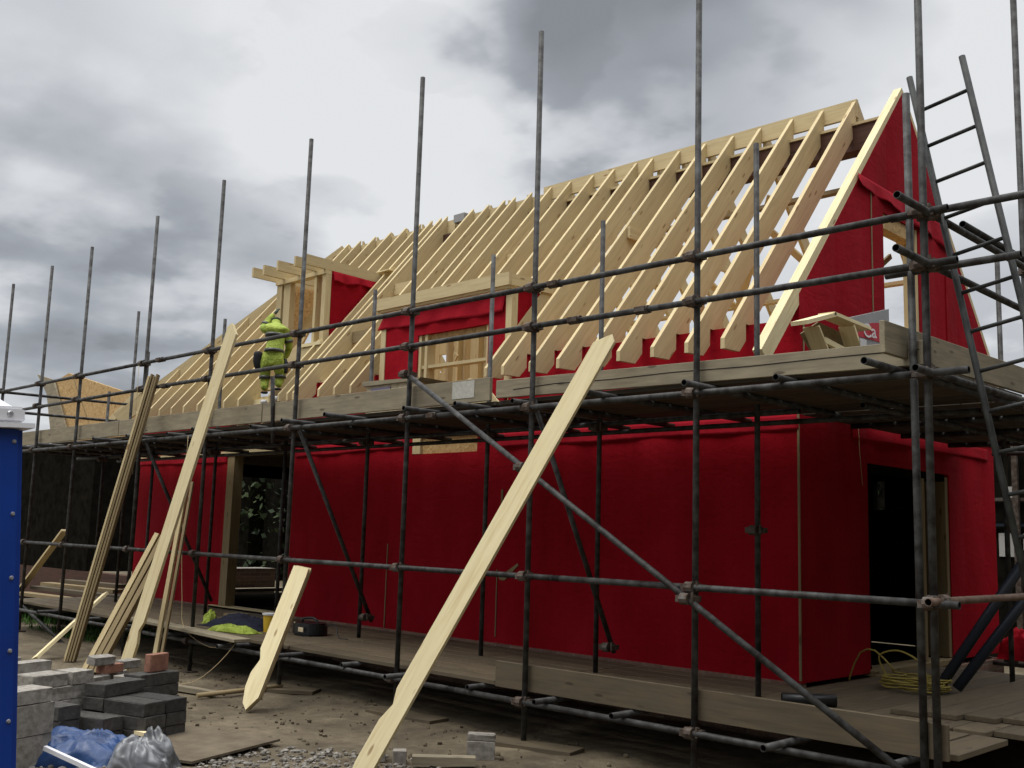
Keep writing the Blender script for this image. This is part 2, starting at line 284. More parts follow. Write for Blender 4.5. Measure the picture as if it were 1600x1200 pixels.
def tube_mesh(Ln, r, seg=14, hollow=True):
    bm = bmesh.new(); rings = []
    prof = [(0, r), (Ln, r)]
    if hollow: prof = [(0.12, r*0.84), (0, r*0.84), (0, r), (Ln, r), (Ln, r*0.84), (Ln-0.12, r*0.84)]
    for x, rr in prof: rings.append([bm.verts.new((x, rr*math.cos(2*math.pi*i/seg), rr*math.sin(2*math.pi*i/seg))) for i in range(seg)])
    for k, (A, B) in enumerate(zip(rings, rings[1:])):
        for i in range(seg):
            f = bm.faces.new((A[i], A[(i+1) % seg], B[(i+1) % seg], B[i])); f.smooth = k in ((2,) if hollow else (0,)); f.material_index = 1 if hollow and k in (0, 4) else 0
    for R in (rings[0], rings[-1]):
        f = bm.faces.new(R); f.material_index = 1 if hollow else 0
    bm.normal_update(); bmesh.ops.recalc_face_normals(bm, faces=bm.faces)
    me = bpy.data.meshes.new('tube'); bm.to_mesh(me); bm.free(); return me
def tube(name, p0, p1, parent=None, mat=None, r=0.0242, hollow=True):
    M, Ln = frame(p0, p1); me = tube_mesh(Ln, r, hollow=hollow); me.materials.append(mat or MAT['steel']); me.materials.append(MAT['inside'])
    return link(name, me, None, parent, M)
def curve_mesh(pts, r, seg=6):
    """swept round cord through points"""
    P = [Vector(p) for p in pts]; bm = bmesh.new(); rings = []
    for i, p in enumerate(P):
        t = (P[min(i+1, len(P)-1)]-P[max(i-1, 0)]).normalized(); a = t.orthogonal().normalized() if i == 0 else None
        if i == 0: n = a
        else: n = (n-t*n.dot(t)).normalized()
        b = t.cross(n); rings.append([bm.verts.new(p+r*(n*math.cos(2*math.pi*k/seg)+b*math.sin(2*math.pi*k/seg))) for k in range(seg)])
    for A, B in zip(rings, rings[1:]):
        for i in range(seg): bm.faces.new((A[i], A[(i+1) % seg], B[(i+1) % seg], B[i]))
    bm.faces.new(rings[0]); bm.faces.new(rings[-1])
    return bm_mesh(bm, smooth=True)
def smoothpts(pts, n=6):
    P = [Vector(p) for p in pts]; o = []
    for i in range(len(P)-1):
        a, b, c, e = P[max(i-1, 0)], P[i], P[i+1], P[min(i+2, len(P)-1)]
        for k in range(n):
            t = k/n; o.append(0.5*((2*b)+(c-a)*t+(2*a-5*b+4*c-e)*t*t+(3*b-a-3*c+e)*t**3))
    return o+[P[-1]]

# ------------------------------------------------------------------ ground
GZ = -0.45
bm = bmesh.new()
xs = [-160, -80, -50, -35]+[-26+0.25*i for i in range(125)]+[8, 15, 40, 90, 160]
ys = [-60, -30, -15]+[-9+0.25*i for i in range(73)]+[12, 16, 25, 50, 100, 180]
g = [[bm.verts.new((x, y, GZ+(0.05*noise.noise(Vector((x*0.7, y*0.7, 0)))+0.025*noise.noise(Vector((x*2.7, y*2.7, 4))) if -26 < x < 5.2 and -9 < y < 9 else 0))) for y in ys] for x in xs]
for i in range(len(xs)-1):
    for j in range(len(ys)-1): bm.faces.new((g[i][j], g[i+1][j], g[i+1][j+1], g[i][j+1]))
tag(link('ground', bm_mesh(bm, smooth=True), MAT['ground']), kind='structure')
def gz(x, y): return GZ+0.05*noise.noise(Vector((x*0.7, y*0.7, 0)))+0.025*noise.noise(Vector((x*2.7, y*2.7, 4)))
# gravel in the foreground
bm = bmesh.new()
for i in range(5200):
    x = random.uniform(-7.0, -3.9); y = random.uniform(-3.4, -0.2)
    lim = -1.13+0.36*(x+5.2)+0.14*math.sin(3*x)
    if y > lim+random.gauss(0, 0.07): continue
    r = random.uniform(0.009, 0.026)*(0.7 if random.random() < .7 else 1.2)
    c = Vector((x, y, gz(x, y)+r*0.35)); b = bmesh.ops.create_icosphere(bm, subdivisions=1, radius=r)
    sc = Vector((random.uniform(.7, 1.3), random.uniform(.7, 1.3), random.uniform(.5, .9)))
    for v in b['verts']:
        v.co = Vector((v.co.x*sc.x, v.co.y*sc.y, v.co.z*sc.z))*random.uniform(.8, 1.15)+c
tag(link('gravel', bm_mesh(bm), MAT['stone']), 'loose pale gravel spread over the earth in the foreground', 'gravel', kind='stuff')
bm = bmesh.new()
for i in range(900):   # crumbs and clods on the earth
    x = random.uniform(-12, -4); y = random.uniform(-2.5, 0.4); r = random.choice((.005, .007, .009, .012, .02))*random.uniform(.7, 1.3)
    b = bmesh.ops.create_icosphere(bm, subdivisions=1, radius=r)
    for v in b['verts']: v.co = v.co*random.uniform(.7, 1.2)+Vector((x, y, gz(x, y)+r*.3))
tag(link('soil_clods', bm_mesh(bm), MAT['ground']), 'small clods and crumbs of earth scattered on the ground', 'clods', kind='stuff')
# grass at the far left
bm = bmesh.new()
for i in range(16000):
    x = random.uniform(-26, -14.5); y = random.uniform(0.3, 6)
    if noise.noise(Vector((x*.6, y*.6, 2))) < -0.18: continue
    h = random.uniform(.05, .16); a = random.uniform(0, 6.28); wv = 0.012
    p = Vector((x, y, gz(x, y))); q = Vector((math.cos(a)*wv, math.sin(a)*wv, 0)); t = Vector((random.gauss(0, .04), random.gauss(0, .04), h))
    bm.faces.new((bm.verts.new(p-q), bm.verts.new(p+q), bm.verts.new(p+t)))
tag(link('grass', bm_mesh(bm), MAT['grass']), 'rough green grass beyond the left end of the scaffold', 'grass', kind='stuff')

# ------------------------------------------------------------------ house
TAN = 1.173; Y0, Z0 = 1.775, 3.15; YR = 4.55
def rz(y): return Z0+TAN*(y-Y0)          # rafter top, front slope
XR, XL, YF, YB = -4.1, -17.05, 2.2, 6.9  # walls
house = thing('timber_frame_house', 'long timber framed house under construction, wrapped in red membrane with open rafters', 'house', (-10.5, 4.55, GZ))
def slab(name, pts, axis, val, th, mat, parent=house, holes=()):
    """flat panel: polygon pts in (a,z) at plane axis=val, thickness th towards +axis (or -)"""
    if axis == 'y': M = Matrix.Translation((0, val+th/2, 0))
    else: M = Matrix(((0, -1, 0, val+th/2), (1, 0, 0, 0), (0, 0, 1, 0), (0, 0, 0, 1)))
    return prism(name, pts, abs(th), M, mat, parent)
# plinth
box('brick_plinth', XL, XR-.02, YF-0.06, YF+0.1, GZ-.1, 0.03, MAT['brick'], house)
box('brick_plinth', XR-0.12, XR+0.04, YF-.06, YB, GZ-.1, -0.03, MAT['brick'], house)
def wall_mesh(rects, axis, val, th, ruck=0.0, name='wall', mat='membrane'):
    for a0, a1, z0, z1 in rects:
        bm = bmesh.new(); bx(bm, a0, a1, val, val+th, z0, z1); link(name, bm_mesh(bm), MAT[mat], house)
ZP = 3.34
# front wall, in storey-high panels round the openings
wall_mesh([(XL, -14.1, .03, 2.38), (XL, -14.1, 2.38, ZP), (-12.25, -9.6, .03, 2.47), (-12.25, -10.35, 2.47, ZP), (-9.6, -8.4, .03, 2.24), (-8.4, XR-.003, .03, 2.47), (-7.9, XR-.003, 2.47, ZP)], 'y', YF, 0.14)
# sheathing lines: soft folds and laps of the membrane on the front wall
def flap(pts0, pts1, mat='lap', name='membrane_flap', th=0.006, parent=house, seg=26, wav=0.02, nrm=(0, -1, 0), seed=0.0):
    """a strip of loose membrane between two rails, rippled along its lower edge"""
    bm = bmesh.new(); rows = []; nv = Vector(nrm); K = 6
    for i in range(seg+1):
        t = i/seg; a = Vector(pts0[0]).lerp(Vector(pts0[1]), t); b = Vector(pts1[0]).lerp(Vector(pts1[1]), t); row = []
        for k in range(K+1):
            s = k/K; p = a.lerp(b, s)
            q = p+nv*(0.006+s*wav*(1+math.sin(t*19+seed)+0.7*math.sin(t*41+seed*2)))+Vector((0, 0, 1))*s*s*wav*0.8*math.sin(t*13+seed*3)
            row.append(bm.verts.new(q))
        rows.append(row)
    for A, B in zip(rows, rows[1:]):
        for k in range(K): bm.faces.new((A[k], A[k+1], B[k+1], B[k]))
    r = bmesh.ops.extrude_face_region(bm, geom=bm.faces[:]); 
    for v in [x for x in r['geom'] if isinstance(x, bmesh.types.BMVert)]: v.co -= nv*0.003
    return link(name, bm_mesh(bm, smooth=True), MAT[mat], parent)
flap(((-8.05, YF-.004, 2.44), (XR-.01, YF-.004, 2.44)), ((-8.05, YF-.004, 2.27), (XR-.01, YF-.004, 2.30)), wav=.008, seg=60)
flap(((-12.2, YF-.004, 2.42), (-9.75, YF-.004, 2.45)), ((-12.2, YF-.004, 2.28), (-9.75, YF-.004, 2.33)), wav=.008, seed=2)
flap(((XL, YF-.004, 2.40), (-14.12, YF-.004, 2.38)), ((XL, YF-.004, 2.28), (-14.12, YF-.004, 2.25)), wav=.006, seed=4)
# exposed head plates
box('head_plate', -9.7, XR, YF-.012, YF+.14, 2.475, 2.56, MAT['pine'], house)
box('head_plate', -14.1, -9.72, YF-.010, YF+.14, 2.475, 2.53, MAT['pine'], house)
box('head_plate', -17.05, -14.12, YF-.008, YF+.14, 2.40, 2.43, MAT['pine'], house)
box('lintel', -14.14, -12.28, YF-.02, YF+.14, 2.36, 2.45, MAT['pine'], house)
box('window_header', -9.44, -8.42, YF+.03, YF+.10, 2.245, 2.47, MAT['osb'], house)
box('window_stud', -9.6, -9.45, YF-.004, YF+.10, 2.245, 2.47, MAT['pine'], house)
# doorway jambs, sill
box('door_jamb', -14.1, -13.9, YF-.003, YF+.16, .05, 2.36, MAT['brownwood'], house)
box('door_jamb', -12.36, -12.25, YF+.02, YF+.16, .05, 2.36, MAT['brownwood'], house)
box('door_sill', -14.3, -12.1, YF-.06, YF+.14, -.0, .045, MAT['pine'], house)
# seams and battens on the membrane
for x, z0, z1, wd, mt in ((XR-.004, .05, 2.44, .022, 'brownwood'), (-7.93, 1.15, 1.78, .025, 'brownwood'), (-10.0, .04, 1.1, .012, 'brownwood'), (-7.98, .1, .86, .012, 'brownwood')):
    box('seam_batten', x-wd, x, YF-.012, YF-.002, z0, z1, MAT[mt], house)
prism('torn_patch', [(-8.0, .84), (-7.90, .80), (-7.66, .94), (-7.64, .92), (-7.86, .74), (-7.93, .74)], .006, Matrix.Translation((0, YF-.012, 0)), MAT['brownwood'], house)
# gable wall: polygon with window, door openings: pieces around them
def gz_top(y): return (rz(y) if y <= YR else rz(2*YR-y))-0.075
def gab(pts, name='wall'): return slab(name, pts, 'x', XR-0.14, 0.14, MAT['membrane'])
WY0, WY1, WZ0, WZ1 = 3.99, 4.86, 3.55, 4.80
ya = 2.24+.0
bm = bmesh.new()
def gpoly(pts):
    a = [bm.verts.new((XR-.14, y, z)) for y, z in pts]; b = [bm.verts.new((XR, y, z)) for y, z in pts]; n = len(pts)
    bm.faces.new(a); bm.faces.new(b)
    for i in range(n): bm.faces.new((a[i], b[i], b[(i+1) % n], a[(i+1) % n]))
gpoly([(YF+.001, .03), (3.52, .03), (3.52, 2.08), (YF+.001, 2.08)])
gpoly([(YF+.001, 2.08), (YB, 2.08), (YB, 2.50), (YF+.001, 2.50)])
gpoly([(5.52, .03), (YB, .03), (YB, 2.08), (5.52, 2.08)])
link('wall', bm_mesh(bm), MAT['membrane'], house)
bm = bmesh.new()
yL = 1.775+(WZ1+.075-3.15)/TAN
gpoly([(YF+.001, 2.60), (YB, 2.60), (YB, WZ0), (YF+.001, WZ0)])
gpoly([(YF+.001, WZ0), (WY0, WZ0), (WY0, WZ1), (yL, WZ1), (YF+.001, gz_top(YF+.001))])
gpoly([(YB, WZ0), (WY1, WZ0), (WY1, WZ1), (2*YR-yL, WZ1), (YB, gz_top(YB))])
gpoly([(yL, WZ1), (WY0, WZ1), (WY1, WZ1), (2*YR-yL, WZ1), (YR, gz_top(YR))])
link('gable_panel', bm_mesh(bm), MAT['membrane'], house)
box('gable_plate', XR-.13, XR+.012, YF-.01, YB, 2.503, 2.597, MAT['pine'], house)
flap(((XR+.002, 3.42, 5.08), (XR+.002, 5.6, 5.05)), ((XR+.002, 3.38, 4.98), (XR+.002, 5.72, 4.72)), nrm=(1, 0, 0), wav=.02, seed=1.3)
flap(((XR+.002, 3.2, 2.46), (XR+.002, 6.7, 2.46)), ((XR+.002, 3.2, 2.30), (XR+.002, 6.7, 2.32)), nrm=(1, 0, 0), wav=.008, seed=3.3, mat='membrane')
box('seam_batten', XR+.002, XR+.01, 3.70, 3.715, 3.45, 4.95, MAT['brownwood'], house)
box('seam_batten', XR+.002, XR+.01, 2.26, 2.275, 2.95, 3.32, MAT['brownwood'], house)
box('seam_batten', XR+.002, XR+.012, 5.58, 5.61, 2.6, 4.6, MAT['membrane'], house)
# gable window frame
wf = link('window', None, None, house, Matrix.Translation((XR-.07, 4.4, 4.2)))
box('frame', XR-.16, XR-.01, WY1-.045, WY1-.002, WZ0+.0, WZ1-.002, MAT['pine'], wf)
box('frame', XR-.16, XR-.02, WY0-.0, WY1-.05, WZ1-.16, WZ1-.003, MAT['osb'], wf)
box('sill', XR-.15, XR-.012, WY0+.002, WY1-.05, WZ0+.002, WZ0+.03, MAT['pine'], wf)
# door in the gable
df = link('door_opening', None, None, house, Matrix.Translation((XR-.07, 4.5, 0)))
box('frame', XR-.32, XR-.012, 5.44, 5.515, .06, 2.05, MAT['brownwood'], df)
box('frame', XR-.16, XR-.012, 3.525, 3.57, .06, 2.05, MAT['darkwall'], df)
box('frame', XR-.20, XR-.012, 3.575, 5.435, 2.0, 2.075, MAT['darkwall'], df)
box('threshold', XR-.2, XR+.06, 3.5, 5.5, .0, .05, MAT['brownwood'], df)
box('door_stud', XR-.10, XR-.0, 4.80, 4.86, .055, 2.0, MAT['brownwood'], df)
# rear and left walls
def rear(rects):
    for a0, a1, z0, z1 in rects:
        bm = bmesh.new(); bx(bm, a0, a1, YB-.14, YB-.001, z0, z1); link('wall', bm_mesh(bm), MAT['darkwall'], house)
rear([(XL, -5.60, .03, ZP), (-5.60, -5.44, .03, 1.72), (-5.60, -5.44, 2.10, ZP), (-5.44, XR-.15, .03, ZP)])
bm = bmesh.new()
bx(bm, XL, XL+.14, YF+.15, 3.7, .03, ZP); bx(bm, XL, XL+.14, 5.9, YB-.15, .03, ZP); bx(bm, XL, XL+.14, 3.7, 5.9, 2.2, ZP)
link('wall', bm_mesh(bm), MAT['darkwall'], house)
# inside: slab, internal walls, loft floor
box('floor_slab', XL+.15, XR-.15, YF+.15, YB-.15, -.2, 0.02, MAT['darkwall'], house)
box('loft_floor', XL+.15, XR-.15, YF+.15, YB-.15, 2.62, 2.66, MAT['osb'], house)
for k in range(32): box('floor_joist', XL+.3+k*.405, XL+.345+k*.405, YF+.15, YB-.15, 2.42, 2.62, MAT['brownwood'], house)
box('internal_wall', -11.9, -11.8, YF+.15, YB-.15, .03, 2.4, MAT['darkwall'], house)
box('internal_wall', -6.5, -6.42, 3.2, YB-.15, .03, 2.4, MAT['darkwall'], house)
# ridge board, ridge beam
box('ridge_board', -9.6, -4.64, YR-.022, YR+.022, 6.19, 6.405, MAT['pine'], house)
box('ridge_board', -14.5, -11.55, YR-.022, YR+.022, 6.07, 6.29, MAT['pine'], house)
box('ridge_board', -11.2, -9.62, YR-.022, YR+.022, 6.07, 6.30, MAT['pine'], house)
box('ridge_beam', -14.4, -4.26, YR-.11, YR+.11, 5.75, 6.04, MAT['beam'], house)
box('beam_packer', -9.2, -4.26, YR-.13, YR-.06, 6.045, 6.075, MAT['pine'], house)
# wall plate on the front wall, purlin at the back
box('wall_plate', XL, -7.95, YF+.005, YF+.13, ZP+.001, ZP+.04, MAT['pine'], house)
cA, sA = math.cos(math.atan(TAN)), math.sin(math.atan(TAN))
def uv(y, z): return ((y-Y0)*cA+(z-Z0)*sA, -(y-Y0)*sA+(z-Z0)*cA)
DP = 0.38   # vertical depth of a rafter
def rafter_mesh(ytop=4.527, tail=True, ystart=None):
    if tail: P = [(1.775, 3.15), (1.775, 3.05), (2.03, 3.055), (2.145, 3.175), (2.145, ZP+.0)]+[(2.20, ZP+.001), (2.38, ZP+.001), (2.38, rz(2.38)-DP)]
    else: P = [(ystart, rz(ystart)), (ystart, rz(ystart)-DP)]
    P += [(ytop, rz(ytop)-DP), (ytop, rz(ytop))]
    P = [uv(*p) for p in P]; bm = bmesh.new(); t = .0225
    a = [bm.verts.new((x, -t, z)) for x, z in P]; b = [bm.verts.new((x, t, z)) for x, z in P]; n = len(P)
    bm.faces.new(a); bm.faces.new(b[::-1])
    for i in range(n): bm.faces.new((a[i], b[i], b[(i+1) % n], a[(i+1) % n]))
    return bm_mesh(bm)
DP = 0.27; rmesh_b = rafter_mesh(); rmesh_b.materials.append(MAT['pine']); DP = 0.38
def RM(x, jig=0): # local X up the slope, local Y = -X world, local Z normal
    X = Vector((0, cA, sA)); Z = Vector((0, -sA, cA)); Y = Z.cross(X)
    M = Matrix((X, Y, Z)).transposed().to_4x4(); M.translation = Vector((x, Y0, Z0)); return M
FLIP = Matrix.Translation((0, 2*YR, 0)) @ Matrix.Rotation(math.pi, 4, 'Z')   # front slope -> rear slope (x -> -x)
rmesh = rafter_mesh(); rmesh.materials.append(MAT['pine'])
full = [-4.66, -5.07, -5.48, -5.91, -6.32, -6.74, -7.15, -7.58, -7.86, -10.42, -10.78, -11.14, -11.75, -11.90, -12.12, -13.62, -14.05, -14.42]
for x in full:
    o = link('rafter', rmesh, None, house, RM(x) @ Matrix.Rotation(random.gauss(0, .002), 4, 'Z'))
for x in (-8.26, -8.64, -9.07, -9.45, -9.85, -10.2):
    link('rafter', rafter_mesh(tail=False, ystart=2.74), MAT['pine'], house, RM(x))
for x in (-12.42, -12.80, -13.2):
    link('rafter', rafter_mesh(tail=False, ystart=3.45), MAT['pine'], house, RM(x))
# below the left dormer the rafters are cut short round the working gap
link('rafter', rafter_mesh(ytop=2.62), MAT['pine'], house, RM(-12.36)); link('rafter', rafter_mesh(ytop=2.5), MAT['pine'], house, RM(-13.2))
# jack rafters up to the left hip
HX = 2.7
for k in range(6):
    x = -14.86-0.405*k; yt = YR-(-14.5-x)*(YR-Y0)/HX-0.02
    if yt > 2.4: link('rafter', rafter_mesh(ytop=yt), MAT['pine'], house, RM(x))
link('hip_rafter', None, None, house) if False else None
beam('hip_rafter', (-17.2, 1.78, 3.06), (-14.5, YR, 6.27), .045, .24, MAT['pine'], house)
beam('hip_rafter', (-17.2, 2*YR-1.78, 3.06), (-14.5, YR, 6.27), .045, .24, MAT['pine'], house)
for k in range(5):   # hip end jacks
    y = YR+(k-2)*0.8; x1 = -14.52-abs(y-YR)*HX/(YR-Y0)
    beam('jack_rafter', (-17.3, y, 2.98), (x1, y, 2.98+(x1+17.3)*3.25/2.78), .045, .2, MAT['pine'], house)
# rear slope
xr = -4.66
while xr > -14.5:
    M = Matrix.Translation((2*xr-0.0, 0, 0)) @ FLIP @ RM(xr)
    if round((-4.66-xr)/.408) not in (1, 2, 4): link('rafter', rmesh_b, None, house, M)
    xr -= 0.408
rm2 = rafter_mesh(tail=False, ystart=1.95); 
# verge rafter standing on the gable panel
beam('verge_rafter', (XR-.05, 1.60, 2.90), (XR-.05, 4.60, 6.34), .095, .16, MAT['pale'], house, up=(0, -1, 1))
M, Ln = frame((XR-.04, 4.62, 6.30), (XR-.04, 7.45, 3.0), (0, 1, 1)); bm = bmesh.new(); bx(bm, 0, Ln, -.035, .035, -.09, .03)
link('verge_rafter', bm_mesh(bm), MAT['pine'], house, M)
# collars, ties, struts, diagonal bracing seen between the rafters
for x in (-7.10, -8.30, -9.5): beam('collar_tie', (x, 3.42, 5.0), (x, 5.68, 5.0), .045, .15, MAT['pine'], house)
beam('binder', (-10.0, 5.75, 4.45), (-4.25, 5.75, 4.45), .1, .045, MAT['pine'], house)
beam('binder', (-10.0, 4.0, 5.14), (-4.3, 4.0, 5.14), .10, .045, MAT['brownwood'], house)
for x0 in (-4.4, -5.9): 
    beam('brace', (x0, 4.75, 5.55), (x0-1.9, 6.35, 3.4), .10, .03, MAT['pine'], house, up=(0, 1, 1))
    beam('brace', (x0-1.7, 5.1, 5.2), (x0-.1, 6.5, 3.2), .10, .03, MAT['pine'], house, up=(0, 1, 1))
for k in range(1, 8): 
    x = -4.9-0.82*k; box('knee_stud', x-.045, x, 2.95, 3.04, 2.66, 4.22, MAT['pine'], house)
beam('gable_strut', (-4.34, 4.62, 3.0), (-4.34, 4.02, 4.85), .03, .07, MAT['pine'], house)
beam('gable_strut', (-4.42, 3.9, 3.95), (-4.42, 4.85, 4.55), .03, .06, MAT['brownwood'], house)
# left of the right dormer: internal lining seen between rafters
for x0, x1, z0, z1 in ((-12.5, -11.86, 2.67, 4.6), (-11.855, -11.66, 2.67, 3.72), (-11.855, -11.66, 4.07, 4.6), (-11.655, -11.545, 2.67, 4.6), (-11.54, -11.37, 2.67, 3.74), (-11.54, -11.37, 4.02, 4.6), (-11.365, -10.9, 2.67, 4.6), (-10.88, -10.2, 2.67, 4.6)):
    box('partition_board', x0, x1, 4.3, 4.33, z0, z1, MAT['pine'], house)
for x in (-12.2, -11.0, -10.55, -9.9, -9.2, -8.4): box('partition_stud', x-.045, x, 4.20, 4.295, 2.67, 4.6, MAT['pine'], house)
for x in (-10.9, -9.75, -8.95): box('partition_stud', x-.045, x, 3.2, 3.295, 2.67, 4.5, MAT['pine'], house)
beam('partition_brace', (-11.6, 3.9, 2.7), (-10.7, 3.9, 3.9), .03, .09, MAT['pine'], house)
# purlin line and trimmers
beam('trimmer', (-8.0, 2.86, 4.28), (-10.3, 2.86, 4.28), .045, .2, MAT['pine'], house)
beam('trimmer', (-12.2, 3.60, 5.1), (-13.6, 3.60, 5.1), .045, .2, MAT['pine'], house)
box('red_soffit_strip', -14.1, -12.26, 2.36, 2.40, 2.6, 3.0, MAT['membrane'], house)
for x in (-13.9, -13.55, -13.2, -12.85, -12.5): box('dwarf_stud', x-.045, x, 2.22, 2.33, 2.54, 3.15, MAT['pine'], house)
box('dwarf_plate', -14.0, -11.95, 2.03, 2.18, 3.10, 3.17, MAT['pale'], house)
box('dwarf_plate', -14.05, -12.2, 2.2, 2.33, 3.17, 3.24, MAT['pine'], house)
# hip tile batten bits along ridge
box('ridge_packer', -11.5, -11.25, YR-.1, YR+.1, 6.20, 6.33, MAT['greyboard'], house)
# mid tie boards crossing near the dormers
beam('noggin', (-11.72, 3.50, 4.95), (-11.18, 3.50, 4.95), .045, .17, MAT['pine'], house)
beam('noggin', (-11.72, 2.75, 4.08), (-11.18, 2.75, 4.08), .045, .17, MAT['brownwood'], house)
for x in (-10.6, -9.9, -9.3): box('noggin', x-.36, x-.02, 3.62, 3.66, 5.0, 5.15, MAT['pine'], house)

def cheek(name, x, pts, th=.02, mat='membrane', par=None): 
    bm = bmesh.new(); a = [bm.verts.new((x-th, y, z)) for y, z in pts]; b = [bm.verts.new((x, y, z)) for y, z in pts]; n = len(pts)
    bm.faces.new(a); bm.faces.new(b)
    for i in range(n): bm.faces.new((a[i], b[i], b[(i+1) % n], a[(i+1) % n]))
    return link(name, bm_mesh(bm), MAT[mat], par)
# right dormer (low, flat roof at eaves)
dr = link('dormer', None, None, house, Matrix.Translation((-9.1, 2.15, 3.3)))
DX0, DX1 = -10.36, -7.84
box('fascia', DX0-.02, DX1+.02, 2.075, 2.12, 4.19, 4.345, MAT['pine'], dr)
beam('end_joist', (DX1, 2.121, 4.262), (DX1, 2.85, 4.285), .045, .14, MAT['pine'], dr)
beam('end_joist', (DX0+.02, 2.121, 4.262), (DX0+.02, 2.85, 4.285), .045, .14, MAT['pine'], dr)
for k in range(5): beam('roof_joist', (-8.26-.41*k, 2.121, 4.262), (-8.26-.41*k, 2.83, 4.28), .045, .14, MAT['pine'], dr)
box('soffit_batten', DX0, DX1, 2.125, 2.165, 4.165, 4.19, MAT['pale'], dr)
box('corner_post', DX1-.10, DX1-.002, 2.16, 2.26, 3.0, 4.185, MAT['pine'], dr)
box('corner_post', DX0+.05, DX0+.15, 2.16, 2.26, 3.0, 4.185, MAT['pine'], dr)
bm = bmesh.new()
for a0, a1, z0, z1 in ((DX0+.151, -9.55, 2.6, 4.16), (-8.24, DX1-.101, 2.6, 4.16), (-9.55, -8.24, 3.78, 4.16)): bx(bm, a0, a1, 2.17, 2.23, z0, z1)
bx(bm, -9.55, -8.24, 2.17, 2.23, 2.6, 2.85)
link('front_panel', bm_mesh(bm), MAT['membrane'], dr)
for a in (-9.55, -9.43): box('window_jamb', a, a+.05, 2.19, 2.33, 2.85, 3.78, MAT['pine'], dr)
box('window_jamb', -8.29, -8.245, 2.19, 2.33, 2.85, 3.78, MAT['pine'], dr)
box('window_head', -9.5, -8.29, 2.24, 2.33, 3.70, 3.79, MAT['osb'], dr)
flap(((DX0+.1, 2.165, 4.13), (DX1-.11, 2.165, 4.13)), ((DX0-.02, 2.165, 3.93), (DX1-.13, 2.165, 3.89)), parent=dr, wav=.012, seed=2.2, seg=40)
cheek('cheek_panel', DX1-.01, [(2.265, 3.72-.05), (2.265, 4.19), (2.67, 4.19)], par=dr)
cheek('cheek_panel', DX0+.03, [(2.265, 3.72-.05), (2.265, 4.19), (2.67, 4.19)], par=dr, mat='osb')
# left dormer (taller, set back)
dl = link('dormer', None, None, house, Matrix.Translation((-12.9, 2.55, 4.1)))
EX0, EX1 = -13.55, -12.2
jx = [-12.22, -12.46, -12.90, -13.32, -13.60]
for i, x in enumerate(jx):
    beam('roof_joist', (x, 2.12+(.02 if i % 2 else 0), 5.245), (x, 3.62 if i else 3.60, 5.235-(.02 if i == 0 else 0)), .045, .155, MAT['pine'], dl)
box('head_plate', EX0, EX1, 2.52, 2.64, 5.095, 5.16, MAT['pine'], dl)
box('corner_post', EX1-.10, EX1-.0, 2.54, 2.64, 4.05, 5.09, MAT['pine'], dl)
box('inner_post', EX1-.30, EX1-.24, 2.54, 2.64, 4.05, 5.09, MAT['pine'], dl)
box('corner_post', EX0+.02, EX0+.16, 2.54, 2.66, 3.15, 5.09, MAT['pine'], dl)
box('inner_post', EX0+.19, EX0+.37, 2.56, 2.66, 3.15, 5.09, MAT['pine'], dl)
box('cripple_post', -12.88, -12.81, 2.95, 3.05, 3.9, 5.09, MAT['pine'], dl)
box('cripple_post', -12.63, -12.56, 3.0, 3.09, 3.9, 5.09, MAT['brownwood'], dl)
box('cill_board', -12.75, EX1+.0, 2.50, 2.66, 4.0, 4.05, MAT['pale'], dl)
box('trimmer', EX0+.2, EX1-.05, 2.52, 2.565, 3.75, 3.99, MAT['pine'], dl)
cheek('cheek_panel', EX1+.002, [(2.645, 4.13), (2.645, 5.155), (3.52, 5.155)], par=dl)
flap(((EX1+.006, 2.66, 5.15), (EX1+.006, 3.60, 5.13)), ((EX1+.006, 2.66, 4.98), (EX1+.006, 3.62, 5.05)), parent=dl, nrm=(1, 0, 0), wav=.02, seed=.4, seg=20)
cheek('cheek_panel', EX0+.03, [(2.665, 4.15), (2.665, 5.15), (3.52, 5.15)], par=dl, mat='osb')
box('roof_offcut', -12.3, -11.98, 3.55, 3.78, 5.32, 5.335, MAT['pale'], dl)

# ------------------------------------------------------------------ scaffold
sc = thing('scaffold', 'grey steel tube scaffold with tall uprights round the front and right end of the house', 'scaffold', (-9, 0, GZ))
PX = {1: -17.74, 2: -16.12, 3: -14.68, 4: -12.63, 5: -10.90, 6: -9.01, 7: -7.07, 8: -5.41, 9: -3.73, 10: -1.976}
TOP = {1: 5.26, 2: 5.32, 3: 5.38, 4: 5.46, 5: 5.59, 6: 5.66, 7: 5.83, 8: 5.78, 9: 6.4, 10: 6.6}
YO = {i: 0.0 for i in PX}
for i in PX: tube('standard', (PX[i], 0, gz(PX[i], 0)-.03), (PX[i]+random.uniform(-.03, .03)*.6, 0, TOP[i]), sc)
def coupler_mesh():
    bm = bmesh.new()
    for k in (0, 1):
        M = Matrix.Rotation(math.pi/2*k, 4, 'X') if k else Matrix.Identity(4)
        r = bmesh.ops.create_cone(bm, cap_ends=True, segments=10, radius1=.036, radius2=.036, depth=.055)
        for v in r['verts']:
            v.co = (Matrix.Translation((0, -.05*k, 0)) @ (Matrix.Rotation(math.pi/2, 4, 'Y') if k else Matrix.Identity(4))) @ v.co
    bx(bm, -.055, -.02, -.075, -.0, -.02, .02); bx(bm, .02, .06, -.04, .03, -.018, .018)
    r = bmesh.ops.create_cone(bm, cap_ends=True, segments=6, radius1=.009, radius2=.009, depth=.06)
    for v in r['verts']: v.co = Matrix.Translation((.05, -.05, .01)) @ v.co
    return bm_mesh(bm)
cmesh = coupler_mesh(); cmesh.materials.append(MAT['coupler'])
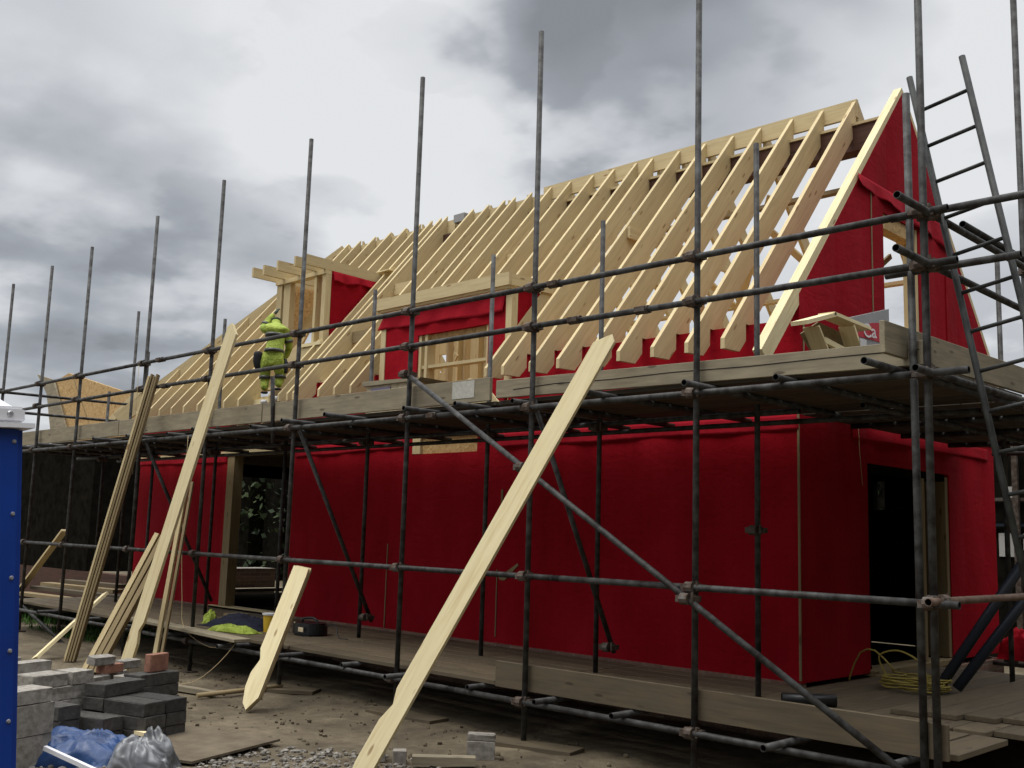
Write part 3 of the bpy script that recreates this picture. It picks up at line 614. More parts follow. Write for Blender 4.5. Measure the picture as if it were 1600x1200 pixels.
def coupler(x, y, z, rot=0.0, tilt=0.0, sleeve=False):
    M = Matrix.Translation((x, y, z)) @ Matrix.Rotation(rot, 4, 'Z') @ Matrix.Rotation(tilt, 4, 'Y') @ Matrix.Scale(1.2, 4)
    return link('coupler', cmesh, None, sc, M)
def sleeve(p, ax):
    bm = bmesh.new(); r = bmesh.ops.create_cone(bm, cap_ends=True, segments=10, radius1=.034, radius2=.034, depth=.12); bx(bm, -.02, .02, -.05, .05, -.05, .05)
    return link('sleeve_coupler', bm_mesh(bm), MAT['coupler'], sc, Matrix.Translation(p) @ (Matrix.Rotation(math.pi/2, 4, 'Y') if ax == 'x' else Matrix.Identity(4)))
YL = -.049
def rail(xa, xb, z, za=None, y=YL, name='guard_rail', mat=None): tube(name, (xa, y, za if za is not None else z), (xb, y, z), sc, mat)
# guard rails, slightly uneven like the photo's
rail(-17.95, -12.15, 3.40, 3.385); rail(-12.10, -5.10, 3.395, 3.40); rail(-5.18, -1.80, 3.39, 3.385)
rail(-16.9, -11.9, 3.045, 3.02); rail(-12.0, -4.85, 3.05, 3.045); rail(-4.95, -1.75, 3.045, 3.04)
tube('guard_rail', (-17.76, -.1, 3.39), (-17.76, 2.4, 3.42), sc); tube('guard_rail', (-17.0, -.1, 3.0), (-17.0, 2.4, 3.02), sc)
rail(-17.9, -11.0, .925); rail(-11.2, -5.0, .925, name='ledger'); rail(-5.1, -1.8, .925, name='ledger')
rail(-17.9, -12.0, 2.345, name='ledger'); rail(-12.1, -6.6, 2.345, name='ledger'); rail(-6.7, -1.7, 2.345, name='ledger')
rail(-17.9, -12.0, -.095, name='ledger'); rail(-12.1, -6.2, -.095, name='ledger'); rail(-6.3, -1.8, -.095, name='ledger')
for i in PX:
    for z in (3.395, 3.045, .925, 2.345): 
        if i == 1 and z < 3.2: continue
        coupler(PX[i], 0, z, 0, random.uniform(-.1, .1))
for i in range(5, 11): coupler(PX[i], 0, -.095)
for x, z in ((-5.14, 3.388), (-4.9, 3.045), (-12.12, 3.40), (-11.95, 3.04), (-6.65, 2.345), (-4.2, 3.04)): sleeve((x, YL, z), 'x')
# forward extensions past the corner
tube('guard_rail', (-2.2, .02, 3.405), (-.55, .02, 3.40), sc, r=.0242); tube('guard_rail', (-2.25, .03, 3.03), (-1.40, .03, 3.035), sc)
# right side rails
tube('guard_rail', (-1.925, -.50, 3.385), (-1.925, 4.9, 3.36), sc); tube('guard_rail', (-1.925, -.53, 3.045), (-1.925, 5.0, 3.02), sc)
tube('guard_rail', (-1.93, .52, 3.44), (-1.93, 5.5, 3.43), sc)
tube('ledger', (-1.925, -.2, .94), (-1.925, 6.5, .94), sc, MAT['rust']); tube('ledger', (-1.925, -.3, 2.345), (-1.925, 7.5, 2.345), sc)
tube('ledger', (-3.0, 1.2, 2.345), (-3.0, 7.6, 2.345), sc)
tube('standard', (-2.065, .02, -.40), (-2.085, .03, 4.25), sc)
for y in (1.82, 3.7, 5.5, 7.4): tube('standard', (-1.976, y, gz(-1.976, y)-.03), (-1.976, y, 6.5), sc)
for y in (4.16, 6.2): tube('standard', (-3.0, y, -.02), (-3.0, y, 4.12), sc)
for y in (1.82, 3.7): 
    for z in (3.385, 3.045, .94, 2.345): coupler(-1.976, y, z, math.pi/2)
for z in (3.385, 3.045, .94): coupler(-1.976, .0, z, math.pi/2)
# inner row
INN = [(-3.97, 4.73), (-5.70, 4.36), (-7.24, 4.27), (-9.30, 4.18), (-11.05, 2.45), (-12.82, 4.25), (-14.7, 2.45), (-15.60, 4.72), (-16.45, 3.45)]
for x, t in INN: tube('standard', (x, 1.25, .02), (x, 1.25, t), sc)
tube('standard', (-9.5, .06, 2.2), (-9.53, .02, 2.97), sc)
tube('standard', (-12.70, .055, 2.2), (-12.70, .055, 3.58), sc)
for x, t in INN: coupler(x, 1.25, 1.36 if x > -5 else 2.30)
tube('ledger', (-17.6, 1.30, 2.345), (-3.6, 1.30, 2.345), sc)
tube('ledger', (-17.5, 1.98, 2.345), (-2.4, 1.98, 2.345), sc)
# transoms that carry the boards, ends sticking out
for x, y0 in ((-2.18, -.45), (-2.97, -.15), (-3.64, -.28), (-4.58, -.31), (-5.48, -.18), (-6.05, -.32), (-6.73, -.34), (-7.86, -.42), (-8.77, -.32), (-9.7, -.12), (-10.7, -.3), (-11.6, -.15), (-12.45, -.28), (-13.4, -.3), (-14.3, -.15), (-15.3, -.3), (-16.2, -.2), (-17.2, -.3)):
    sl = random.uniform(-.03, .03)
    tube('transom', (x, y0, 2.392), (x+sl, 2.12, 2.392), sc)
for y in (3.0, 4.1, 5.3, 6.6): tube('transom', (-4.0, y, 2.392), (-1.6, y, 2.392), sc)
for x, y0 in ((-2.97, -.33), (-4.33, -.2), (-5.12, -.2), (-6.0, -.1), (-6.9, -.28), (-7.8, -.1), (-8.75, -.3), (-9.8, -.3), (-11.2, -.2), (-12.4, -.3), (-13.6, -.2), (-15, -.2), (-16.4, -.3), (-2.2, -.1)):
    tube('transom', (x, y0, -.047), (x+random.uniform(-.04, .04), 2.0, -.047), sc)
for y in (2.6, 3.8, 5.0, 6.4): tube('transom', (-4.0, y, -.047), (-1.4, y, -.047), sc)
# bracing
tube('brace', (-7.02, -.10, 2.78), (-2.12, -.10, -.10), sc)
for x, y, z in ((-7.0, -.06, 2.76), (-5.41, -.06, 1.83), (-3.73, -.06, .845)): coupler(x, y, z)
for x in (-5.45, -9.05, -12.66): tube('brace', (x, .06, 2.42), (x-.05, 1.27, .22), sc)
for x in (-5.5, -9.1): coupler(x, 1.22, .27)
tube('brace', (-14.5, .05, -.5), (-16.8, .05, .1), sc)
tube('foot_tube', (-9.0, .03, -.40), (-9.1, -.9, -.43), sc, MAT['brownwood'], hollow=False)
# uprights' base plates and sole boards
for i in PX: box('base_plate', PX[i]-.075, PX[i]+.075, -.075, .075, gz(PX[i], 0)-.004, gz(PX[i], 0)+.012, MAT['coupler'], sc)

def board(name, x0, x1, y0, y1, z0, mat, label, cat='scaffold board', group=None, th=.038):
    o = box(name, x0, x1, y0, y1, z0, z0+th, mat, None, bev=.003); return tag(o, label, cat, group)
# upper platform boards
GU = 'boards of the upper platform'
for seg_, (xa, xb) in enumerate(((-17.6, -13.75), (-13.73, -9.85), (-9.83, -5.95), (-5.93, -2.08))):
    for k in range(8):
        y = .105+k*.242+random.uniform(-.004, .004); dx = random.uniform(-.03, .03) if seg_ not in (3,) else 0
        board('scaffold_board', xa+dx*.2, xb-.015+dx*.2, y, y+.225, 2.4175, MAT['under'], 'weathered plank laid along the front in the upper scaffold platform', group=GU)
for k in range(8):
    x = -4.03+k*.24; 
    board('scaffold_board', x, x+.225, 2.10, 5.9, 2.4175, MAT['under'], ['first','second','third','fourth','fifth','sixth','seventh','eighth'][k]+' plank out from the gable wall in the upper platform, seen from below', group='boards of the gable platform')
# lower platform boards
for seg_, (xa, xb) in enumerate(((-16.9, -13.0), (-12.98, -9.0), (-8.98, -5.85), (-5.83, -4.0))):
    for k in range(8):
        y = .09+k*.25+random.uniform(-.004, .004)
        lab = 'worn plank in the lower walkway along the front wall'
        if k == 0: lab = ['outermost walkway plank at the far left end, behind the plank bundle', 'outermost walkway plank in front of the dark jacket and doorway', 'outermost walkway plank left of the lower toe board', 'outermost walkway plank hidden behind the lower toe board'][seg_]
        if k == 7: lab = ['walkway plank against the red wall left of the doorway', 'walkway plank against the doorway sill', 'walkway plank against the red wall behind the black tool case', 'walkway plank against the red wall near the brick course at the right'][seg_]
        board('scaffold_board', xa, xb, y, y+.225, -.0225, MAT['board'], lab, group='boards of the lower walkway')
for k in range(9):
    x = -4.0+k*.236; ys_ = 1.02+.12*((k*7) % 3) if k > 3 else .1
    board('scaffold_board', x, x+.225, ys_, 4.9, -.0225, MAT['board'], ['first','second','third','fourth','fifth','sixth','seventh','eighth','ninth'][k]+' worn walkway plank out from the gable wall foot, lower layer', group='boards beside the gable')
for k in range(5):
    board('scaffold_board', -2.9+k*.236, -2.9+k*.236+.225, 1.35+.1*k, 5.4, .018, MAT['board'], ['leftmost','second','third','fourth','rightmost'][k]+' of the upper layer planks lying on the walkway beside the gable', group='upper layer of boards beside the gable')
for k in range(4):
    board('scaffold_board', -2.9+.25*k, -2.9+.25*k+.225, .12+.06*(k % 2), 1.0, -.0225, MAT['board'], 'short worn plank end behind the lower toe board at the corner', group='short planks at the lower corner')
# toe boards
def toeboard(p0, p1, label, h=.215, mat='toe', up=(0, 0, 1)): return tag(beam('toe_board', p0, p1, .036, h, MAT[mat], None, up, bev=.003), label, 'toe board')
toeboard((-5.92, .072, 2.553), (-1.97, .072, 2.500), 'split pale toe board along the upper platform towards the right corner', h=.16)
toeboard((-9.75, .072, 2.565), (-6.0, .072, 2.565), 'toe board with a faded square label on the upper platform')
toeboard((-13.4, .072, 2.570), (-9.77, .072, 2.568), 'grey toe board in front of the left dormer on the upper platform')
toeboard((-17.5, .072, 2.560), (-13.42, .072, 2.570), 'grey toe board at the left end of the upper platform')
toeboard((-2.14, -.28, 2.565), (-2.14, 3.4, 2.60), 'toe board turning back along the gable end on the upper platform', h=.205)
toeboard((-5.8, .055, .085), (-1.93, .055, .10), 'long toe board along the lower walkway at the right corner', mat='board')
lp = box('label_patch', -6.50, -6.20, .050, .0525, 2.50, 2.66, MAT['labelpatch'], [o for o in COL.objects if o.name == 'toe_board.001'][0])
tb0 = [o for o in COL.objects if o.name == 'toe_board'][0]
link('crack', curve_mesh([(-5.7, .0535, 2.535), (-5.2, .0535, 2.55), (-4.6, .0535, 2.535), (-4.0, .0535, 2.54), (-3.3, .0535, 2.525), (-2.7, .0535, 2.528), (-2.05, .0535, 2.522)], .0035), MAT['inside'], tb0)
# sole boards below uprights
for i, (x, y, a) in enumerate(((-5.28, -.05, .25), (-7.05, .12, .1), (-9.0, 0.0, .6), (-3.7, 0.1, 0))):
    bm = bmesh.new(); bx(bm, -.42, .42, -.13, .13, 0, .035)
    tag(link('sole_board', bm_mesh(bm), MAT['board'], None, Matrix.Translation((x, y, gz(x, y)-.012)) @ Matrix.Rotation(a, 4, 'Z')), ['flat dusty sole board under the scaffold upright beside the standing pale block', 'sole board under the upright behind the longest leaning rafter', 'sole board under the upright behind the short leaning rafter offcut', 'sole board in the dark under the right toe board'][i], 'sole board')

# ------------------------------------------------------------------ ladder
ld = thing('ladder', 'grey steel pole ladder leaning left against the right corner of the scaffold', 'ladder', (-1.3, .12, 0))
def lx(z): return -2.097+(4.4-z)*(0.615/3.294)
off = Vector((.325, 0, .06))
a0 = Vector((lx(-.0), .12, .02)); a1 = Vector((lx(4.40), .12, 4.40)); 
tube('stile', a0, a1, ld, MAT['alloy'], r=.021); tube('stile', a0+off*1.02, a1+off*1.02+Vector((.02, 0, -.02)), ld, MAT['alloy'], r=.021)
z = 4.14
while z > .1:
    p = Vector((lx(z), .12, z)); tube('rung', p, p+off*1.02, ld, MAT['alloy'], r=.013, hollow=False); z -= .255

# ------------------------------------------------------------------ leaning timbers
def rafter_offcut(name, foot, head, width, th, label, notch_side=1, notch_at=.42, tip=True, mat='pale', face=None, cat='timber', notch=True):
    """a cut rafter leaning: outline in its broad face, with birdsmouth and shaped foot"""
    foot, head = Vector(foot), Vector(head); x = (head-foot).normalized(); Ln = (head-foot).length
    f = Vector(face or (.55, -.83, .1)); f = (f-x*f.dot(x)).normalized()   # broad face normal towards viewer
    y = -f; z = x.cross(y)
    M = Matrix((x, y, z)).transposed().to_4x4(); M.translation = foot
    s = notch_side; h = width/2
    P = [(0.0, -h*.1*s), (0.06, h*.55*s), (0.22, h*s)]
    if notch: P += [(notch_at-.16, h*s), (notch_at-.02, h*.52*s), (notch_at+.09, h*s)]
    if tip: P += [(Ln-.32*width/.2*.5, h*s), (Ln, h*.1*s-h*.5*s), (Ln-.05, -h*s)]
    else: P += [(Ln, h*s), (Ln, -h*s)]
    P += [(.14, -h*s)]
    return tag(prism(name, P, th, M, MAT[mat]), label, cat)
# z axis of the prism points to the left in the picture for these leans
rafter_offcut('cut_rafter', (-5.53, -1.68, -.62), (-4.44, -.16, 2.86), .152, .047, 'longest pale cut rafter leaning across the scaffold in the foreground', 1, .72, face=(.45, -.9, .25))
rafter_offcut('cut_rafter', (-10.95, -.80, -.45), (-10.12, -.16, 3.62), .145, .047, 'tall pale cut rafter leaning on the scaffold left of the doorway, point above the rail', -1, .55, tip=True, face=(.45, -.9, .25))
rafter_offcut('cut_rafter', (-8.16, -.92, -.45), (-8.46, -.17, .86), .165, .05, 'short pale rafter offcut leaning on the mid rail by the lone upright', 1, .52, tip=False, face=(.62, -.78, .2))
rafter_offcut('cut_rafter', (-8.20, -.862, -.45), (-8.50, -.112, .86), .16, .045, 'second short rafter offcut tight behind the first one at the mid rail', 1, .52, tip=False, face=(.62, -.78, .2), mat='pine')
bun = 'long brown planks standing in a bundle'
for k in range(4):
    beamo = beam('leaning_plank', (-12.50+.024*k, -.80+.026*k, -.45), (-12.20+.024*k, -.14+.026*k, 3.17+.03*(k % 2)), .024, .085, MAT['brownwood' if k else 'pine'], None, up=(-.9, 1, 0), bev=.002)
    tag(beamo, ['front plank, yellowish, of the tall plank bundle leaning at the far left upright', 'brown plank just behind the yellowish one in the tall leaning bundle', 'third brown plank inside the tall leaning bundle', 'rear brown plank of the tall leaning bundle'][k], 'plank', bun)
for k in range(3):
    beamo = beam('leaning_plank', (-11.33+.05*k, -1.08+.05*k, -.45), (-11.50+.05*k, -.22+.05*k, 1.13-.03*k), .055, .12, MAT['pine' if k == 0 else 'brownwood'], None, up=(-.9, 1, 0), bev=.002)
    tag(beamo, ['yellow short plank leaning beside the tall pale rafter behind the block stack', 'brown short plank behind the yellow short plank', 'last short plank of the three leaning behind the block stack'][k], 'plank', 'three short planks leaning behind the block stack')
tag(beam('leaning_batten', (-10.66, -.60, -.45), (-11.12, -.08, 1.80), .045, .07, MAT['pine'], None, bev=.002), 'thin yellow batten leaning right behind the tall pale rafter', 'batten')
tag(beam('leaning_batten', (-10.60, -.55, -.45), (-11.04, -.055, 1.78), .03, .05, MAT['brownwood'], None, bev=.002), 'thin brown batten tight behind the thin yellow batten', 'batten')
tag(beam('leaning_plank', (-20.2, 1.5, -.1), (-18.35, 1.5, 1.1), .04, .12, MAT['pine'], None, up=(0, -1, 0)), 'pale plank end poking up beside the blue cabin', 'plank')
tag(beam('leaning_plank', (-12.74, -1.08, -.43), (-13.10, -.08, .32), .04, .13, MAT['pale'], None, up=(.6, .4, .5), bev=.002), 'short white plank leaning low behind the tall plank bundle', 'plank')
tag(beam('loose_plank', (-12.55, .05, .045), (-9.42, -.22, .045), .20, .035, MAT['toe'], None, bev=.003), 'loose pale plank lying on the walkway edge with one corner cut', 'plank')
tag(beam('ground_plank', (-9.95, -.93, -.41), (-9.12, -.70, -.43), .09, .05, MAT['toe'], None), 'short pale offcut lying on the earth beside the brick pile', 'offcut')
# strings and cords
tag(link('string', curve_mesh(smoothpts([(-11.15, -.1, 2.35), (-11.12, -.1, 1.2), (-11.05, -.08, .4), (-10.9, -.1, .05), (-10.2, -.15, -.1), (-9.6, -.2, .0), (-9.9, -.5, -.42), (-10.4, -.9, -.44)]), .004), MAT['string']), 'thin tan string hanging from the platform beside the tall rafter', 'string')
tag(link('string', curve_mesh([(-4.09, 3.32, 2.52), (-4.085, 3.33, 2.2), (-4.085, 3.38, 1.85)], .003), MAT['string']), 'short string hanging on the red gable wall left of the door', 'string')
tag(link('string', curve_mesh([(-12.6, -.11, 3.36), (-12.59, -.11, 3.0), (-12.57, -.12, 2.5), (-12.55, -.1, 1.9)], .003), MAT['string']), 'thin string hanging from the top rail at the left hip', 'string')

# ------------------------------------------------------------------ things on the lower walkway
def cloth_lump(name, c, sx, sy, h, mat, label, cat, seed=0, n=34, rot=0, fine=.16):
    bm = bmesh.new(); V = []
    for i in range(n+1):
        r_ = []
        for j in range(n+1):
            u, v = i/n*2-1, j/n*2-1; rr = max(0, 1-(abs(u)**2.5+abs(v)**2.5)); ed = 1+.22*noise.noise(Vector((u*2, v*2, seed+9)))
            a = noise.noise(Vector((u*1.7+seed, v*1.7, seed))); b = 1-abs(noise.noise(Vector((u*3.3, v*3.3+seed, 3)))) ; c2 = 1-abs(noise.noise(Vector((u*7+seed, v*6, 1))))
            zz = h*(rr**.55)*(0.35+.45*(a+.5)+.38*b*b+fine*c2*c2)
            r_.append(bm.verts.new((u*sx*ed, v*sy*ed, zz+.004)))
        V.append(r_)
    for i in range(n):
        for j in range(n): bm.faces.new((V[i][j], V[i+1][j], V[i+1][j+1], V[i][j+1]))
    r = bmesh.ops.extrude_face_region(bm, geom=bm.faces[:])
    for v in [x for x in r['geom'] if isinstance(x, bmesh.types.BMVert)]: v.co.z -= .004
    return tag(link(name, bm_mesh(bm, smooth=True), MAT[mat], None, Matrix.Translation(c) @ Matrix.Rotation(rot, 4, 'Z')), label, cat)
cloth_lump('jacket', (-11.0, .72, .02), .52, .24, .13, 'navy', 'dark jacket dropped in a heap on the lower walkway', 'jacket', 2, rot=.15)
cloth_lump('hi_vis_vest', (-10.55, .35, .02), .36, .11, .07, 'hivis', 'crumpled yellow hi-vis vest lying in front of the dark jacket', 'vest', 5, rot=.25)
cloth_lump('hi_vis_sleeve', (-11.55, .60, .03), .09, .08, .15, 'hivis', 'small bright yellow sleeve end at the left of the dark jacket', 'sleeve', 8)
cs = thing('tool_case', 'flat round black tool case with a pale label on the lower walkway', 'tool case', (-9.85, .95, .016))
bm = bmesh.new(); r = bmesh.ops.create_cone(bm, cap_ends=True, segments=32, radius1=.19, radius2=.185, depth=.14); bmesh.ops.bevel(bm, geom=[e for e in bm.edges if abs(e.verts[0].co.z-e.verts[1].co.z) < .01 and len(e.link_faces) == 2], offset=.02, segments=2, affect='EDGES')
for v in bm.verts: v.co.x *= 1.25
link('body', bm_mesh(bm, smooth=False), MAT['blackplastic'], cs, Matrix.Translation((-9.85, .95, .09)))
link('handle', curve_mesh(smoothpts([(-9.98, .93, .15), (-9.95, .92, .20), (-9.78, .95, .215), (-9.72, .97, .155)]), .014), MAT['blackplastic'], cs)
box('label', -9.80, -9.70, .745, .75, .07, .12, MAT['packwrap'], cs)
link('lead', curve_mesh(smoothpts([(-9.65, 1.0, .12), (-9.5, 1.05, .15), (-9.35, 1.0, .03), (-9.2, 1.02, .02)]), .007), MAT['blackplastic'], cs)
tb = thing('yellow_tub', 'yellow plastic tub with a pale lid by the doorway on the lower walkway', 'tub', (-10.35, .72, .016))
bm = bmesh.new(); bmesh.ops.create_cone(bm, cap_ends=True, segments=20, radius1=.075, radius2=.09, depth=.2); link('body', bm_mesh(bm), MAT['yellowtub'], tb, Matrix.Translation((-10.35, .72, .118)))
bm = bmesh.new(); bmesh.ops.create_cone(bm, cap_ends=True, segments=20, radius1=.1, radius2=.1, depth=.02); link('lid', bm_mesh(bm), MAT['whiteprint'], tb, Matrix.Translation((-10.35, .72, .23)))
tag(box('timber_offcut', -11.0, -10.8, 1.5, 1.6, .017, .06, MAT['pale']), 'tiny pale wood offcut in front of the doorway sill', 'offcut')
tag(box('timber_offcut', -11.9, -11.65, 1.0, 1.25, .017, .12, MAT['brownwood']), 'brown block of wood left of the dark jacket', 'offcut')
# yellow lead coil
pts = []
for t in range(170):
    a = t*.35; rr = .19+.06*math.sin(t*.9)+.02*random.random(); pts.append((-3.32+rr*math.cos(a)*1.15, 2.75+rr*math.sin(a), .03+.0006*t+.012*random.random()))
pts += [(-3.45, 2.6, .2), (-3.62, 2.62, .34), (-3.80, 2.7, .30), (-3.92, 2.75, .10), (-3.95, 2.78, .03)]
tag(link('extension_lead', curve_mesh(smoothpts(pts, 2), .008), MAT['yellowcord']), 'yellow extension lead coiled on the boards by the gable door', 'cable')
tag(link('extension_lead', curve_mesh(smoothpts([(-3.5, 2.6, .12), (-3.55, 2.55, .3), (-3.35, 2.5, .37), (-3.15, 2.5, .28), (-3.1, 2.5, .12)], 8), .008), MAT['yellowcord']), 'raised loop of yellow lead above the coil by the gable door', 'cable')
tag(tube('black_pipe', (-3.62, 1.02, .065), (-3.30, 1.28, .065), None, MAT['blackplastic'], r=.048), 'short fat black pipe lying behind the lower toe board', 'pipe')
tag(tube('leaning_pipe', (-3.15, 2.85, .06), (-2.02, 3.25, 1.95), None, MAT['bluepipe'], r=.045), 'upper of two dark blue pipes leaning at the foot of the ladder', 'pipe')
tag(tube('leaning_pipe', (-3.02, 2.90, .06), (-1.92, 3.35, 1.72), None, MAT['bluepipe'], r=.045), 'lower of two dark blue pipes leaning at the foot of the ladder', 'pipe')

# ------------------------------------------------------------------ things on the upper platform
pk = thing('timber_pack', 'wrapped flat pack with a dark label on the upper platform under the right dormer', 'pack', (-8.5, 1.3, 2.46))
bm = bmesh.new(); bx(bm, -9.05, -8.15, 1.0, 1.6, 2.457, 2.93); link('carton', bm_mesh(bm), MAT['packwrap'], pk)
prism('lid', [(-9.1, 2.931), (-8.1, 2.931), (-8.05, 2.96), (-9.1, 2.99)], .66, Matrix.Translation((0, 1.3, 0)), MAT['toe'], pk)
box('label', -8.95, -8.60, .985, .998, 2.84, 2.9, MAT['purple'], pk)
tag(prism('plywood_offcut', [(-8.6, 2.46), (-7.3, 2.46), (-7.85, 2.98), (-8.1, 3.05)], .02, Matrix.Translation((0, 1.75, 0)), MAT['pine']), 'pointed plywood offcut standing behind the wrapped pack in the dormer window', 'offcut')
tag(beam('loose_batten', (-11.4, .55, 2.68), (-9.7, .62, 2.71), .05, .03, MAT['pale']), 'thin pale batten lying along the platform right of the worker', 'batten')
# little timber gablet
gb = thing('timber_gablet', 'small pale timber roof gablet frame standing on the upper platform corner', 'roof gablet', (-3.6, 1.9, 2.46))
def PY(y, z): return Vector((-3.6, y, z))
def yb_(name, a, b, wd, h, mat='pale', dx=-.08): return beam(name, (-3.55+dx, *a), (-3.55+dx, *b), wd, h, MAT[mat], gb, up=(0, -.2, 1))
yb_('rafter_strip', (1.36, 3.10), (1.86, 3.25), .16, .035); yb_('rafter_strip', (1.83, 3.255), (2.52, 3.23), .16, .03)
yb_('side_panel', (1.56, 3.10), (1.98, 2.62), .15, .02, 'pine'); yb_('side_panel', (2.20, 3.21), (2.36, 2.97), .15, .022)
yb_('side_panel', (2.36, 2.98), (2.32, 2.47), .15, .022); yb_('side_panel', (1.95, 2.70), (1.95, 2.47), .1, .1)
yb_('crosspiece', (1.78, 3.02), (2.14, 2.98), .03, .05); yb_('crosspiece', (1.88, 2.92), (2.05, 2.70), .03, .03); yb_('crosspiece', (1.98, 2.93), (2.08, 2.72), .03, .03)
cheek('back_panel', -3.72, [(1.55, 3.05), (1.85, 3.2), (2.35, 3.17), (2.25, 2.7), (1.95, 2.75)], th=.012, mat='brownwood', par=gb)
tag(box('paper_tag', -3.54, -3.53, 2.27, 2.38, 3.0, 3.1, MAT['whiteprint']), 'small white tag on the gablet', 'tag')
ib = thing('insulation_board', 'grey board with red and white lettering behind the timber gablet', 'board', (-3.78, 2.8, 2.46))
cheek('panel', -3.83, [(2.66, 2.458), (3.5, 2.458), (3.5, 3.62), (2.66, 3.39)], th=.05, mat='greyboard', par=ib)
def arc_ribbon(c, r0, r1, a0, a1, x, mat, name='lettering', par=None, n=14):
    bm = bmesh.new(); A = []
    for i in range(n+1):
        a = a0+(a1-a0)*i/n; A.append([bm.verts.new((x, c[0]+rr*math.cos(a), c[1]+rr*math.sin(a))) for rr in (r0, r1)])
    for p, q in zip(A, A[1:]): bm.faces.new((p[0], p[1], q[1], q[0]))
    r = bmesh.ops.extrude_face_region(bm, geom=bm.faces[:]); 
    for v in [g_ for g_ in r['geom'] if isinstance(g_, bmesh.types.BMVert)]: v.co.x += .003
    return link(name, bm_mesh(bm), MAT[mat], par)
cheek('red_flash', -3.826, [(2.80, 3.235), (2.84, 3.30), (2.95, 3.37), (3.12, 3.415), (3.45, 3.47), (3.45, 3.25)], th=.004, mat='redprint', par=ib)
fc = bpy.data.curves.new('txt', 'FONT'); fc.body = 'Ca'; fc.size = .20; fc.extrude = .002; fo = bpy.data.objects.new('lettering', fc)
me_t = None
dg = bpy.context.evaluated_depsgraph_get(); COL.objects.link(fo); bpy.context.view_layer.update(); me_t = bpy.data.meshes.new_from_object(fo.evaluated_get(bpy.context.evaluated_depsgraph_get())); bpy.data.objects.remove(fo)
me_t.materials.clear()
link('lettering', me_t, MAT['whiteprint'], ib, Matrix.Translation((-3.822, 2.93, 3.245)) @ Matrix(((0, 0, 1, 0), (1, 0, 0, 0), (.18, 1, 0, 0), (0, 0, 0, 1))))

# ------------------------------------------------------------------ worker
def skin_body(name, joints, edges, mat, parent, sub=2):
    me = bpy.data.meshes.new(name); me.from_pydata([j[:3] for j in joints], edges, []); me.update()
    o = bpy.data.objects.new(name, me); COL.objects.link(o)
    md = o.modifiers.new('s', 'SKIN'); 
    for v, j in zip(me.skin_vertices[0].data, joints): v.radius = (j[3], j[4] if len(j) > 4 else j[3])
    me.skin_vertices[0].data[0].use_root = True; md.use_smooth_shade = True
    ss = o.modifiers.new('b', 'SUBSURF'); ss.levels = sub; ss.render_levels = sub
    bpy.context.view_layer.update(); m2 = bpy.data.meshes.new_from_object(o.evaluated_get(bpy.context.evaluated_depsgraph_get()))
    bpy.data.objects.remove(o); m2.materials.clear()
    for p in m2.polygons: p.use_smooth = True
    return link(name, m2, mat, parent)
PB = Vector((-12.22, 1.66, 3.16))   # between the feet, on the dwarf plate
# local axes: r = picture right, f = away from the viewer
pr_ = Vector((math.cos(.78), math.sin(.78), 0)); pf = Vector((-math.sin(.78), math.cos(.78), 0))
def pp(r, f, z, *rad): 
    q = PB+pr_*r+pf*f+Vector((0, 0, z)); return (q.x, q.y, q.z, *rad)
wk = thing('person', 'worker in yellow hi-vis clothing with dark bands, back turned, reaching up at the left dormer', 'person', (PB.x, PB.y, 2.46))
# body: pelvis root, spine, neck, head bent forward; arms; legs
J = [pp(.03, .04, .53, .130, .110), pp(.05, .10, .70, .128, .105), pp(.04, .16, .90, .152, .11), pp(.02, .20, 1.00, .11, .09), pp(-.01, .27, 1.05, .055), pp(-.02, .34, 1.08, .08), pp(-.03, .39, 1.13, .08),
     pp(-.14, .17, .96, .075), pp(-.20, .14, .74, .06), pp(-.10, .20, .98, .05), pp(-.04, .24, 1.16, .04),
     pp(.17, .18, .95, .075), pp(.22, .24, .72, .058), pp(.14, .38, .58, .042),
     pp(-.07, .04, .46, .10), pp(-.08, .12, .26, .075), pp(-.06, .05, .04, .055),
     pp(.11, .04, .46, .10), pp(.14, .14, .28, .075), pp(.12, .08, .10, .055)]
E_ = [(0, 1), (1, 2), (2, 3), (3, 4), (4, 5), (5, 6), (3, 7), (7, 8), (3, 11), (11, 12), (12, 13), (0, 14), (14, 15), (15, 16), (0, 17), (17, 18), (18, 19)]
# left arm raised: shoulder 7 -> elbow low-left -> hand high
J[8] = pp(-.19, .24, .98, .062); J[9] = pp(-.14, .34, 1.12, .052); J[10] = pp(-.07, .40, 1.24, .042); E_ += [(8, 9), (9, 10)]
body = skin_body('body', J, E_, MAT['hivis'], wk)
def bandr(c, ax, rx, ry, h, name='reflective_band'):
    bm = bmesh.new(); n = 20; M, _ = frame(c, Vector(c)+Vector(ax)); R = []
    for x in (-h/2, h/2): R.append([bm.verts.new(M @ Vector((x, rx*math.cos(2*math.pi*i/n), ry*math.sin(2*math.pi*i/n)))) for i in range(n)])
    for i in range(n): bm.faces.new((R[0][i], R[0][(i+1) % n], R[1][(i+1) % n], R[1][i]))
    bm.faces.new(R[0]); bm.faces.new(R[1])
    return link(name, bm_mesh(bm, smooth=True), MAT['grey_band'], wk)
v3 = lambda t: Vector(t[:3])
bandr(v3(pp(.035, .14, .86)), v3(pp(0, .10, 1))-v3(pp(0, 0, 0)), .138, .160, .045)
bandr(v3(pp(.04, .07, .62)), v3(pp(.0, .10, 1))-v3(pp(0, 0, 0)), .135, .146, .045)
bandr(v3(pp(-.165, .29, 1.05)), v3(J[9])-v3(J[8]), .064, .064, .04)
bandr(v3(pp(-.075, .09, .24)), (0, 0, 1), .083, .083, .045)
bandr(v3(pp(.14, .12, .26)), (0, 0, 1), .083, .083, .045)
